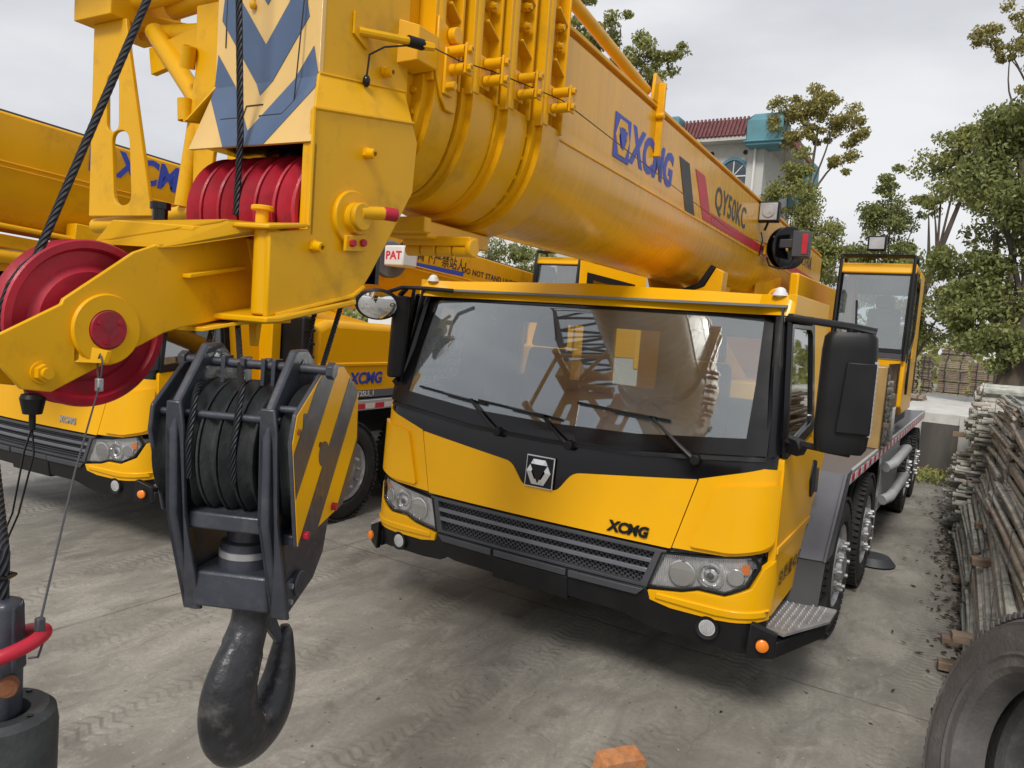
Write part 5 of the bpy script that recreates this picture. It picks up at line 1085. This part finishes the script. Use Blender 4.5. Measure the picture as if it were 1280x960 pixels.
# opened cab door of the second crane
b=MB(); o=[(-5.20,9.9,1.8),(-4.45,10.6,1.8),(-4.45,10.6,3.06),(-5.20,9.9,3.20)]; i_=[(-5.12,9.97,2.3),(-4.54,10.52,2.3),(-4.58,10.48,2.90),(-5.12,9.97,3.02)]; b.ring2(o,i_,(.03,-.03,0)); od=b.build('open_door','cab',T2,bevel=.01)
b=MB(); b.ring2(i_,[(-5.05,10.04,2.38),(-4.62,10.43,2.38),(-4.65,10.40,2.82),(-5.05,10.04,2.92)],(.035,-.035,0)); b.build('door_seal','black',od)
b=MB(); b.prism(i_,(.008,-.008,0)); b.build('door_glass','sideglass',od)
b=MB(); b.prism([(-.75,-.6,-.90),(-.05,-.6,-.90),(-.05,4.2,-.92),(-.75,4.2,-.92)],(0,0,-.10)); b.tube([(-.1,-.6,-.96),(-.1,4.4,-.98)],.035,10); b.tube([(-.02,-.6,-.84),(-.02,4.4,-.86)],.022,8); b.beam((-.1,.7,-.80),(.05,.7,-.80),.22,.16); b.beam((-.1,2.6,-.82),(.05,2.6,-.82),.2,.16); b.build('boom_tray','boom',T2,xf=XB2,bevel=.008)
b=MB(); b.tube([(-.1,-.6,-1.08),(.05,1.6,-1.05),(.05,3.6,-1.10)],.05,12); b.tube([(-.45,-.6,-1.10),(-.45,3.6,-1.14)],.06,12); b.build('boom_cylinder','boom',T2,xf=XB2)
# roof pipes and rails in front of the second boom (access rail, hydraulic pipes)
b=MB(); b.tube([(-7.9,4.2,2.60),(-6.2,4.9,2.62),(-5.9,5.4,2.62)],.03,10); b.build('roof_rail','cab',T2)
b=MB(); b.tube([(-7.9,4.0,2.54),(-6.0,4.8,2.54)],.018,8); b.build('roof_rail','cab',T2)
# ------------------------------------------------------------ BUILDING
BL=thing('building','pale building with red tiled eave, teal corner block and arched window','building',(-10,29,0))
b=MB(); b.b2(-16,-7.35,27,31.5,0,9.15); b.build('wall','wall',BL)
b=MB(); b.b2(-7.90,-7.30,26.90,27.6,0,9.05); b.build('corner_pilaster','wall',BL,bevel=.02)
b=MB(); b.cyl((-7.62,26.84,0),(-7.62,26.84,9.0),.045,seg=10); b.build('drain_pipe','white',BL)
b=MB(); b.b2(-16.2,-7.8,26.45,27.1,9.10,9.22); b.b2(-7.4,-6.65,27.2,31.6,9.02,9.14); b.build('eave_soffit','wall',BL)
b=MB(); b.prism([(-16,26.45,9.22),(-16,26.9,9.93),(-16,27.4,9.93),(-16,27.4,9.22)],(8.2,0,0)); rt=b.build('roof','tile',BL)
b=MB(); b.prism([(-6.62,27.4,9.12),(-7.0,27.4,9.85),(-7.4,27.4,9.85),(-7.4,27.4,9.12)],(0,4.3,0)); rt2=b.build('roof','tile',BL)
for row in range(5):
    b=MB(); f=row/5
    for k in range(58):
        x=-15.95+k*.14; b.cyl((x,26.42+.45*f,9.235+.70*f),(x,26.42+.45*(f+.24),9.235+.70*(f+.24)+.015),.052,.047,seg=8)
    b.build('tile_row','tile',rt)
b=MB()
for k in range(30): y=27.5+k*.14; b.cyl((-6.60,y,9.13),(-6.99,y,9.88),.05,seg=8)
b.build('tile_row','tile',rt2)
b=MB(); b.prism([(-7.85,26.35,8.85),(-6.62,26.35,8.85),(-6.62,27.4,8.85),(-7.85,27.4,8.85)],(0,0,.85)); b.prism([(-7.85,26.35,9.70),(-6.62,26.35,9.70),(-6.80,26.7,10.0),(-7.72,26.7,10.0)],(0,.6,0)); b.b2(-7.92,-6.55,26.28,27.3,8.95,9.02); b.build('teal_corner','teal',BL,bevel=.03)
b=MB(); b.b2(-10.75,-10.3,26.3,27.0,9.2,10.05); b.build('teal_corner','teal',BL,bevel=.06)
b=MB(); b.b2(-7.4,-6.45,30.9,31.9,7.5,8.6); b.b2(-7.4,-6.45,30.9,31.9,8.6,9.2); b.build('teal_corner','teal',BL,bevel=.05)
wx=-8.36
b=MB(); arc=[(wx+.56*math.cos(a),26.93,8.0+.62*math.sin(a)) for a in [PI*k/16 for k in range(17)]]+[(wx-.56,26.93,6.6),(wx+.56,26.93,6.6)]
arc2=[(wx+.46*math.cos(a),26.93,8.0+.52*math.sin(a)) for a in [PI*k/16 for k in range(17)]]+[(wx-.46,26.93,6.68),(wx+.46,26.93,6.68)]
b.ring2(arc,arc2,(0,.09,0)); wf=b.build('window','winframe',BL)
b=MB(); b.prism([(p[0],26.975,p[2]) for p in arc2],(0,.02,0)); b.build('pane','bglass',wf)
b=MB(); b.b2(wx-.46,wx+.46,26.95,26.975,7.94,7.98); b.b2(wx-.02,wx+.02,26.95,26.975,6.68,7.96)
for a in (45,90,135): b.beam((wx,26.962,7.96),(wx+.46*math.cos(math.radians(a)),26.962,7.96+.52*math.sin(math.radians(a))),.03,.02,up=(0,1,0))
b.build('muntin','white',wf)
for x in (-9.2,-8.0): b=MB(); b.cyl((x,26.97,8.78),(x,27.01,8.78),.08,seg=16); b.build('vent_hole','gloss',BL)
# distant pale building seen under the boom
FB=thing('building','pale grey building wall glimpsed between the two crane booms','building',(-23,32,0))
b=MB(); b.b2(-32,-18.0,34,44,0,8.5); b.build('wall','white',FB); b=MB(); b.b2(-32.3,-17.7,33.8,44.2,8.5,8.8); b.build('roof','tile',FB)
# ------------------------------------------------------------ TREES
def tree(label,trunks,clumps,leaf,size=.16,dens=1.0,name='tree',loc=None,group=None,seed=1):
    rnd_=random.Random(seed); loc=loc or trunks[0][0][0]
    root=thing(name,label,'tree',(loc[0],loc[1],0),group=group)
    b=MB()
    for pts,r0,r1 in trunks: 
        P=[V(*p) for p in pts]
        if len(P)>2: P=[V(*q) for q in cat([tuple(p) for p in P],4)]
        b.tube(P,r0,8,rfun=lambda t:r0+(r1-r0)*t)
    b.build('trunk','bark',root)
    b=MB(); bm=b.bm
    if not (clumps): return root
    for (cx_,cy_,cz_,rx,ry,rz) in clumps:
        size_=size*.72; n=int(dens*3300*(rx*rz)**.9*(.16/size)**1.6)
        # sub-clusters give an uneven outline
        subs=[]
        m=max(5,int(7*(rx+rz)))
        for i in range(m):
            v=V(rnd_.gauss(0,1),rnd_.gauss(0,1),rnd_.gauss(0,1)).normalized()*rnd_.uniform(.45,1.0); subs.append((V(v.x*rx,v.y*ry,v.z*rz),rnd_.uniform(.20,.42)*min(rx,rz)+.06))
        for i in range(n):
            c_,r_=subs[rnd_.randrange(m)]
            d=V(rnd_.gauss(0,1),rnd_.gauss(0,1),rnd_.gauss(0,1)).normalized()*r_*rnd_.uniform(.35,1.05)
            p=V(cx_,cy_,cz_)+c_+V(d.x*1.25,d.y*1.25,d.z*.85)
            s_=size_*rnd_.uniform(.6,1.25); a=V(rnd_.gauss(0,1),rnd_.gauss(0,1),rnd_.gauss(0,.6)).normalized(); u=a.orthogonal().normalized(); u=Quaternion(a,rnd_.uniform(0,6.3))@u; w_=a.cross(u)
            q=[p-u*s_*.5,p+w_*s_*.28,p+u*s_*.55-V(0,0,s_*.15),p-w_*s_*.28]
            bm.faces.new([bm.verts.new(x) for x in q])
    b.build('crown',leaf,root,smooth=0,weld=False)
    return root
def branches(base,clumps,r=.05):
    return [([base,((base[0]+c[0])/2,(base[1]+c[1])/2,(base[2]*.4+c[2]*.6)),(c[0],c[1],c[2])],r,.012) for c in clumps]
# big right tree near the stacks
cl_=[(0.1, 21.5, 3.86, 1.5, 1.2, 1.1), (0.75, 21, 5.6, 1.5, 1.3, 1.3), (-0.35, 21.5, 5.98, 1.1, 1.1, 1.2), (0.7, 21, 7.31, 1.4, 1.2, 1.1), (-0.1, 21.5, 7.59, 0.8, 0.9, 0.8), (-0.7, 21.5, 4.2, 0.9, 0.9, 0.9), (-0.25, 20.8, 2.94, 1.1, 1, 0.8), (1.05, 20.8, 3.04, 1.2, 1, 1.0), (0.4, 20.5, 2.3, 0.7, 0.6, 0.5), (-0.5, 21.3, 6.6, 0.6, 0.7, 0.7), (0.5, 21, 7.9, 0.9, 0.8, 0.6)]
tree('big dark leafy tree with thick trunk rising beside the pole stacks at the right',[([(.45,20.6,0),(.40,20.6,1.2),(.55,20.8,2.6),(.9,21,4.2),(1.0,21,6.5)],.36,.10),([(.42,20.6,1.9),(.0,21,3.3),(-.2,21.4,5.2)],.16,.05)]+branches((.6,20.9,3),cl_,.07),cl_,M['leafdark'],.16,1.2,seed=3)
cl_=[(-1.9, 27.5, 8.0, 0.8, 0.8, 0.9), (-1.3, 27.5, 8.7, 0.9, 0.9, 0.8), (-0.7, 27.5, 8.9, 0.9, 0.8, 0.8), (-1.1, 27.5, 7.6, 1.0, 0.8, 0.8), (-2.0, 27.3, 6.85, 0.4, 0.4, 0.5)]
tree('tall tree with slanting bare lower trunk left of the big dark tree',[([(-2.4,27.2,0),(-2.2,27.2,3.0),(-1.75,27.4,5.2),(-1.2,27.5,7.4)],.17,.05),([(-1.9,27.3,4.6),(-2.1,27.3,6.5)],.07,.02)]+branches((-1.75,27.4,5.2),cl_,.045),cl_,M['leaf'],.17,.75,seed=5)
cl_=[(-4.15, 33, 7.37, 0.94, 1, 1.16), (-3.35, 33, 6.64, 0.85, 1, 1.05), (-4.75, 33, 6.14, 0.77, 0.9, 1.05), (-3.95, 33, 8.73, 0.47, 0.6, 0.63), (-3.45, 33, 5.16, 0.94, 0.9, 0.95), (-4.55, 33, 4.91, 0.94, 0.9, 0.95), (-2.85, 33, 7.74, 0.42, 0.5, 0.53)]
tree('dense round dark green tree right behind the operator cab roof',[([(-3.7,33,0),(-3.7,33,3.5),(-3.6,33,6)],.16,.05)]+branches((-3.7,33,3.4),cl_,.04),cl_,M['leafdark'],.18,1.15,seed=8)
cl_=[(-6.58, 26.3, 9.9, 0.75, 0.6, 0.55), (-5.88, 26.3, 10.1, 0.8, 0.6, 0.6), (-5.18, 26.3, 9.8, 0.75, 0.6, 0.6), (-4.68, 26.3, 9.3, 0.5, 0.5, 0.5), (-6.48, 26.2, 9.1, 0.5, 0.5, 0.5), (-5.28, 26.3, 9.0, 0.45, 0.4, 0.35), (-4.33, 26.3, 8.5, 0.42, 0.4, 0.4), (-4.68, 26.3, 8.1, 0.42, 0.4, 0.35), (-4.18, 26.3, 8.9, 0.35, 0.4, 0.3), (-5.78, 26.3, 9.3, 0.35, 0.3, 0.3)]
tree('thin tall tree with airy olive crown in front of the teal building corner',[([(-5.8,25.8,0),(-5.7,26,4.5),(-5.6,26.2,7.0),(-5.5,26.3,9.3)],.10,.03),([(-5.65,26,6.6),(-5.1,26.3,7.8),(-4.4,26.3,8.5)],.05,.015),([(-5.7,26,6.2),(-6.4,26.2,8),(-6.5,26.2,9.7)],.05,.015),([(-5.6,26.1,7.0),(-5.2,26.3,8.5),(-5.0,26.3,9.7)],.04,.012)],cl_,M['leafolive'],.15,.85,seed=11)
cl_=[(-5.65, 24.6, 6.55, 0.98, 0.8, 0.88), (-5.85, 24.6, 7.55, 0.69, 0.6, 0.61), (-5.05, 24.6, 5.55, 1.03, 0.8, 0.88), (-5.55, 24.6, 4.75, 1.26, 0.9, 0.99), (-4.55, 24.6, 4.65, 1.03, 0.8, 0.77), (-4.6, 24.6, 5.3, 0.6, 0.6, 0.5)]
tree('bushy light green tree rising behind the rear end of the boom',[([(-5.8,24.6,0),(-5.8,24.6,3.0),(-6.0,24.6,6)],.11,.03)]+branches((-5.8,24.6,3),cl_,.03),cl_,M['leaf'],.15,.95,seed=13)
cl_=[(-5.0,30,4.9,.9,.8,.6),(-4.5,30,4.2,.7,.8,.6),(-5.6,30,4.1,.8,.8,.6)]
tree('small pale half bare tree between the boom end and the operator cab',[([(-5.0,30,0),(-5.0,30,2.8),(-4.9,30,4.9)],.08,.02)]+branches((-5,30,2.6),cl_,.035),cl_,M['leafpale'],.14,.42,seed=17)
cl_=[(-11.6, 22, 11.05, 0.88, 0.7, 0.57), (-10.8, 22, 11.65, 0.66, 0.6, 0.46), (-10.0, 22, 10.75, 0.83, 0.7, 0.63), (-9.6, 22.5, 10.25, 0.61, 0.5, 0.46), (-11.2, 22, 10.25, 0.66, 0.6, 0.46), (-12.1, 21.8, 11.6, 0.6, 0.6, 0.5), (-10.5, 22, 10.3, 0.7, 0.6, 0.5), (-12.2, 21.8, 12.4, 0.5, 0.5, 0.35), (-9.3, 22.6, 10.9, 0.5, 0.5, 0.4)]
tree('tree tops with two olive crowns showing above the big boom',[([(-10.6,22,0),(-10.6,22,6.0),(-10.8,22,9.0),(-10.5,22,11)],.13,.03),([(-10.7,22,8.2),(-10.0,22,10.2),(-9.8,22,10.8)],.05,.015)]+branches((-10.7,22,8.6),cl_,.03),cl_,M['leaf'],.15,.9,seed=19)
cl_=[(-8.75,23.5,8.15,.42,.4,.35),(-8.95,23.5,7.7,.45,.4,.3)]
tree('small yellow green crown tip just above the boom in front of the tiled eave',[([(-8.8,23.5,0),(-8.8,23.5,5.5),(-8.8,23.5,8)],.08,.02)],cl_,M['leafolive'],.12,1.0,seed=23)
cl_=[(-1.0,30,12.9,.7,.6,.5),(-.4,30,13.4,.7,.6,.5),(.3,30,12.4,.8,.6,.8),(-.6,30,12.2,.5,.4,.3),(.2,30,11.2,.4,.4,.5),(.8,30,13.4,.9,.7,.8)]
tree('tall sparse tree reaching the top right corner above the others',[([(.3,30,0),(.25,30,7),(.15,30,10.6),(.3,30,12.8)],.14,.03),([(.2,30,9.6),(-.4,30,11.0),(-.5,30,12.4)],.04,.012)]+branches((.15,30,11),cl_,.03),cl_,M['leafolive'],.16,.7,seed=29)
cl_=[(-14.3,22,4.2,1.4,1,1.0),(-13.2,22,3.8,1.2,1,1.0),(-15,22,3.4,1.0,1,1)]
tree('dark round bush between the two booms beside the far operator cab',[([(-14,22,0),(-14,22,3)],.12,.05)]+branches((-14,22,1.5),cl_,.04),cl_,M['leafdark'],.15,1.2,seed=31)
cl_=[(-2.2,24,3.4,.9,.7,.7),(-1.3,24,2.9,.8,.7,.6),(-1.9,24,4.5,.8,.7,.7),(-.9,24,4.0,.7,.7,.8),(-2.9,24,2.8,.6,.6,.7)]
tree('mid green shrub tree behind the lumber stacks right of the operator cab',[([(-1.8,24,0),(-1.8,24,2.2),(-1.7,24,4)],.10,.03)]+branches((-1.8,24,2),cl_,.035),cl_,M['leaf'],.14,.8,seed=37)
# far-off wood as one mass
b=MB(); rr=random.Random(4)
for i in range(24000):
    x=rr.uniform(-115,14); y=rr.uniform(44,60); h=3.6+1.2*math.sin(x*.7)+1.0*math.sin(x*.23+1)
    z=rr.uniform(.2,h); a=V(rr.gauss(0,1),rr.gauss(0,1),rr.gauss(0,1)).normalized(); u=a.orthogonal(); w_=a.cross(u); s_=.38*rr.uniform(.6,1.3); p=V(x,y,z)
    b.bm.faces.new([b.bm.verts.new(q) for q in (p-u*s_*.5,p+w_*s_*.3,p+u*s_*.5,p-w_*s_*.3)])
tag(b.build('far_woods','leafdark' if False else 'leaf',smooth=0,weld=False),'hazy mass of green woods along the far edge of the yard','woods',kind='stuff')
# ------------------------------------------------------------ LUMBER PACKS, CULVERT, POLE STACKS
G='packs of sawn boards stacked at the back of the yard'
def pack(x0,x1,y,z0,h,lab,rng,m):
    root=thing('board_pack',lab,'lumber',((x0+x1)/2,y,z0),group=G)
    b=MB(); n=max(3,int(h/.07)); 
    for i in range(n):
        z=z0+.04+i*(h-.05)/n
        xx=x0+rng.uniform(-.03,.03)
        b.b2(xx,x1+rng.uniform(-.05,.05),y+rng.uniform(-.05,.05),y+1.0,z,z+(h-.05)/n-.012)
    b.build('boards',m,root,smooth=0)
    for k in range(2): b=MB(); x=x0+(x1-x0)*(.25+.5*k); b.b2(x-.012,x+.012,y-.065,y+1.0,z0+.03,z0+h-.01); b.build('strap','dgrey',root,smooth=0)
    for k in range(2): b=MB(); x=x0+(x1-x0)*(.15+.7*k); b.b2(x-.06,x+.06,y,y+.9,z0-.0,z0+.04); b.build('bearer','timber',root,smooth=0)
    return root
rng=random.Random(12)
cols=[('leftmost column, next to the operator cab',-3.4,-2.25,32,5),('second column from the left',-2.15,-1.75,32.3,5),('wide middle column',-1.62,-.62,33,6),('column right of the wide one',-.55,.25,34,5),('column behind the thick tree trunk',.35,1.5,35,5),('rightmost column beyond the tree',1.6,2.9,35,5)]
pos=['bottom','second','third','fourth','fifth','sixth']
for cn,x0,x1,y,n in cols:
    z=0.0
    for i in range(n):
        h=rng.uniform(.36,.44); pack(x0+rng.uniform(-.05,.05),x1+rng.uniform(-.05,.05),y,z,h,f'board pack, {pos[i]} from the ground in the {cn}',rng,rng.choice(('plank','plank2'))); z+=h
cols=[('near low stack below the operator cab, left part',-2.6,-1.75,19.5,3),('near low stack below the operator cab, right part',-1.70,-1.15,19.3,3)]
for cn,x0,x1,y,n in cols:
    z=0
    for i in range(n): pack(x0,x1,y,z,.42,f'board pack, {pos[i]} layer of the {cn}',rng,'plank' if i%2 else 'plank2'); z+=.42
# boards lying loose on top
for i,(x,y,z) in enumerate(((-2.9,32.2,2.05),(-2.4,32.4,2.10),(-1.2,33.2,2.45))):
    b=MB(); b.beam((x-.7,y,z+.02),(x+.6,y+.1,z+.06),.5,.06); o=b.build('loose_board','plank2',bevel=.005); tag(o,['weathered board tilted on the far left lumber column','second loose board beside it on the left lumber columns','loose pale board on top of the wide middle lumber column'][i],'board')
# box culvert: pale concrete with dark sheet in its mouth
CU=thing('box_culvert','pale concrete box with a dark sheet leaning in its open end, beyond the cranes','concrete box',(-.72,17,0))
b=MB(); b.b2(-1.40,-.95,16.2,24,0,1.12); b.b2(-.35,-.08,16.2,24,0,1.12); b.b2(-.95,-.35,16.2,24,.90,1.12); b.build('shell','conc',CU,bevel=.02)
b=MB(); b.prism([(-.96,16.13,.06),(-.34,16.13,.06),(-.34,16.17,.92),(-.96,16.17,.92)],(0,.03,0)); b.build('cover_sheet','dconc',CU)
b=MB(); b.b2(-1.05,-.2,16.10,16.2,.0,.07); b.build('sill_beam','rust',CU)
b=MB(); b.prism([(-2.6,21,0),(3,21,0),(3,31,0),(-2.6,31,0)],(0,0,.012)); o=b.build('concrete_path','conc',smooth=0); tag(o,kind='structure')
# pole bundles
rng=random.Random(77)
def bundle(p0,p1,nw,nh,r,lab,grp,mats=('pole','pole','pole','pole2','pole2','pole2','pole3'),jit=.012,ends=.06,tie=True):
    p0=V(*p0);p1=V(*p1); d=(p1-p0); ax=d.normalized(); sx=ax.cross(V(0,0,1)).normalized()
    root=thing('pole_bundle',lab,'pole bundle',tuple((p0+p1)/2),group=grp)
    mb={m:MB() for m in sorted(set(mats))}; w=nw*2*r
    for j in range(nh):
        for i in range(nw):
            o=sx*((i-(nw-1)/2)*2.02*r+(r if j%2 else 0)+rng.uniform(-jit,jit)*.5)+V(0,0,j*1.78*r+rng.uniform(-jit,jit)*.4)
            e0=rng.uniform(-ends,ends); e1=rng.uniform(-ends,ends); sag=V(0,0,rng.uniform(-jit,jit))
            a=p0+o+ax*e0; c_=p1+o+ax*e1+V(rng.uniform(-jit,jit)*2,0,rng.uniform(-jit,jit)*2); rr_=r*rng.uniform(.62,1.05); m=mb[rng.choice(mats)]
            m.tube([a,a.lerp(c_,.5)+sag,c_],rr_,7)
            m.cyl(a-ax*.006,a+ax*.02,rr_*1.12,seg=8)
            m.cyl(c_-ax*.02,c_+ax*.006,rr_*1.12,seg=8)
    for m,k in mb.items(): k.build('poles',m,root,smooth=40,weld=False)
    if tie:
        for t in (.2,.8):
            c_=p0.lerp(p1,t)+V(0,0,(nh-1)*.89*r); hw,hh=nw*r*1.08+.01,nh*.89*r+.02
            b=MB(); b.tube([c_+sx*x*hw+V(0,0,z*hh) for x,z in ((-1,-.8),(-1,.8),(-.8,1),(.8,1),(1,.8),(1,-.8),(.8,-1),(-.8,-1))],.003,5,closed=True); b.build('tie_wire','mgrey',root)
    return root
G1='bundles of weathered poles in the near stack at the right'
# near stack: bundles lie along the yard, leaning outward, in layers
lay=[('ground layer',.02,.30),('second layer',.30,.34),('third layer',.60,.40),('fourth layer',.90,.46),('fifth layer',1.20,.50),('top layer',1.50,.52)]
rowsY=[(4.9,7.6,'nearest'),(7.7,10.2,'middle')]
for li,(ln,z,x0) in enumerate(lay):
    for (ya,yb,rn) in rowsY:
        for k in range(3):
            x=x0+.02+k*.44-(.10 if rn=='middle' else 0)
            tilt=rng.uniform(-.05,.07); nm=['outermost','second','inner'][k]
            bundle((x+rng.uniform(-.03,.03),ya+rng.uniform(-.15,.15),z+.03+tilt),(x-.10+rng.uniform(-.04,.04),yb+rng.uniform(-.15,.1),z+.03-tilt*.5),10,7,.0215,f'pole bundle, {nm} one of the {ln} in the {rn} row of the near stack',G1,jit=.022,ends=.10)
# timbers poking out between the layers
G3='timber blocks poking out between the pole bundles'
tb=[(6.0,.02),(6.6,.0),(8.4,.02),(6.9,.58),(8.3,.60),(9.4,.62),(7.4,.88),(5.8,.30),(8.9,1.18),(9.8,1.2)]
tn=['lowest and nearest','low, second from the camera','low, below the middle row','above the second layer, nearest','above the second layer, middle','above the second layer, farthest','upper, near the middle','short one at the nearest foot','high one in the middle row','highest and farthest']
for (y,z),n_ in zip(tb,tn):
    b=MB(); x=interp(z,[0,1.5],[.02,.36]); b.beam((x-.11,y,z+.03),(x+.9,y+.15,z+.045),.10,.06); o=b.build('timber_block','timber',bevel=.006); tag(o,f'brown timber block poking out of the pole stack, {n_}','timber',G3)
# middle stack: flat staves pointing outward
G2='bundles of staves lying crosswise in the middle stack'
for li in range(7):
    for k in range(3):
        z=.02+li*.23; y=10.6+k*.62+rng.uniform(-.05,.05); x0=.02+rng.uniform(-.12,.08)-(.10 if li<4 else 0)
        bundle((x0,y,z+rng.uniform(0,.03)),(x0+1.9,y+.25,z+.02),8,5,.026,f'stave bundle pointing outward, layer {["one","two","three","four","five","six","seven"][li]} up, {["front","middle","back"][k]} of the middle stack',G2,jit=.03,ends=.14,tie=False)
# rear stack: thick short rolls
G4='bundles of thick stubby poles in the rear stack'
for li in range(8):
    for k in range(4):
        z=.04+li*.225; y=12.9+k*.72; x0=-.05+rng.uniform(-.05,.05)
        bundle((x0,y,z),(x0+2.0,y+.35,z+.02),5,2,.062,f'thick pole bundle, {["lowest","second","third","fourth","fifth","sixth","seventh","top"][li]} layer and {["nearest","second","third","farthest"][k]} row of the rear stack',G4,mats=('pole','pole2'),jit=.012,ends=.05,tie=False)
b=MB(); b.prism([(-.35,13.0,1.0),(.2,13.05,1.03),(.2,13.05,1.11),(-.35,13.0,1.07)],(0,.12,0)); tag(b.build('timber_block','timber',bevel=.005),'dark timber sticking out of the rear stack towards the concrete box','timber',G3)
# ------------------------------------------------------------ OLD TYRE, BRICK, LITTER
TY=thing('old_tyre','worn grey truck tyre standing at the lower right corner','tyre',(.12,3.35,0))
tc_=V(.215,3.48,.655); td=V(-.88,-.40,.26).normalized()
b=MB(); R=.585
prof=[(R*.56,-.12),(R*.57,-.01),(R*.60,.012),(R*.66,.018),(R*.675,.028),(R*.70,.024),(R*.80,.040),(R*.88,.030),(R*.90,.034),(R*.945,.0),(R*.985,-.03)]
for k in range(7):
    y=-.045-k*.032; prof+=[(R+.002,y),(R+.003,y-.018),(R-.010,y-.020),(R-.010,y-.027)]
prof+=[(R*.985,-.27),(R*.94,-.31),(R*.80,-.345),(R*.66,-.32),(R*.56,-.29),(R*.56,-.20),(R*.62,-.18),(R*.86,-.20),(R*.9,-.15),(R*.86,-.09),(R*.62,-.11)]
b.lathe(prof,tc_,td,112,closed=True); b.build('casing','oldrubber',TY,smooth=28)
u_=td.orthogonal().normalized(); w_=td.cross(u_)
for off in (-.022,-.285):
    b=MB()
    for k in range(96):
        a=2*PI*k/96; rad=u_*math.cos(a)+w_*math.sin(a); tg=td.cross(rad); p=tc_+rad*(R-.012)+td*off
        bmesh.ops.create_cube(b.bm,size=1,matrix=Matrix(((tg.x,td.x,rad.x,p.x),(tg.y,td.y,rad.y,p.y),(tg.z,td.z,rad.z,p.z),(0,0,0,1)))@Matrix.Diagonal((.021,.055,.030,1)))
    b.build('tread_edge','oldrubber',TY,bevel=.003,weld=False)
b=MB(); mb_=Matrix.Translation((-1.31,3.31,.075))@Matrix.Rotation(.95,4,'Z')@Matrix.Rotation(.12,4,'X')
plate_holes(b,rnd([(-.12,-.10),(.12,-.10),(.12,.085),(-.10,.085)],.015),[[(x+.024*math.cos(a),.0+.024*math.sin(a)) for a in [2*PI*k/14 for k in range(14)]] for x in (-.062,.0,.062)],-.05,.11)
bmesh.ops.transform(b.bm,matrix=Matrix.Rotation(PI/2*0,4,'X'),verts=b.bm.verts)
tag(b.build('brick','brick',xf=mb_,bevel=.008,seg=3),'orange brown hollow brick lying at the bottom edge of the picture','brick')
# dead leaves along the stack foot
b=MB(); rr=random.Random(9)
for i in range(2600):
    y=rr.uniform(5.2,16); x=interp(y,[5,7,12,16],[.16,.12,-.18,-.25])+rr.gauss(-.02,.10)*(1 if rr.random()<.8 else 2.2); s_=rr.uniform(.018,.045); a=rr.uniform(0,6.3)
    if rr.random()<.35*abs(math.sin(y*2.1)): continue
    u=V(math.cos(a),math.sin(a),rr.uniform(-.3,.4)); w_=V(-math.sin(a),math.cos(a),rr.uniform(-.4,.4)); p=V(x,y,.008+rr.uniform(0,.02))
    b.bm.faces.new([b.bm.verts.new(q) for q in (p-u*s_,p+w_*s_*.42+V(0,0,.006),p+u*s_,p-w_*s_*.42)])
for i in range(60):
    p=V(rr.uniform(-4.5,0),rr.uniform(2.5,9),.006); s_=rr.uniform(.006,.018); a=rr.uniform(0,6.3); u=V(math.cos(a),math.sin(a),.1); w_=V(-math.sin(a),math.cos(a),.2)
    b.bm.faces.new([b.bm.verts.new(q) for q in (p-u*s_,p+w_*s_*.4,p+u*s_,p-w_*s_*.4)])
tag(b.build('leaf_litter','litter',smooth=0,weld=False),'dead brown leaves strewn along the foot of the pole stacks','leaf litter',kind='stuff')
b=MB(); rr=random.Random(19)
for i in range(1500):
    if rr.random()<.75: x=rr.gauss(-.75,.38); y=rr.gauss(15.1,.35); h=.12
    else: x=rr.gauss(-.35,.2); y=rr.gauss(31.6,.2); h=.4
    s_=rr.uniform(.03,.09); a=rr.uniform(0,6.3); u=V(math.cos(a),math.sin(a),rr.uniform(.2,1.2)); w_=V(-math.sin(a),math.cos(a),.2); p=V(x,y,rr.uniform(0,h))
    b.bm.faces.new([b.bm.verts.new(q) for q in (p,p+w_*s_*.3+u*s_*.5,p+u*s_,p-w_*s_*.3+u*s_*.5)])
tag(b.build('weeds','leaf',smooth=0,weld=False),'low weeds growing on the ground in front of the concrete box','weeds',kind='stuff')

# patterned film on the far door window, seen through the windshield
b=MB(); Sx=Ss(-1); fpanel(b,rnd([(4.44,1.66),(5.0,1.74),(5.02,2.02),(4.62,2.06),(4.50,1.9)],.03),-.06,.003,fun=Sx,us=[],zs=[]); fm=b.build('window_film','white',T1)
b=MB()
for r_ in range(5):
    for q_ in range(8):
        y=4.48+q_*.075+(r_%2)*.0375; z=1.72+r_*.065
        if y>4.98 or z>1.98+.0*y or z<1.68+(y-4.44)*.13: continue
        b.tube([Sx(y+math.cos(a)*.040,z+math.sin(a)*.040,-.066) for a in [PI/6+PI/3*k for k in range(6)]],.0028,4,closed=True)
b.build('film_pattern','decalblack',fm,weld=False)
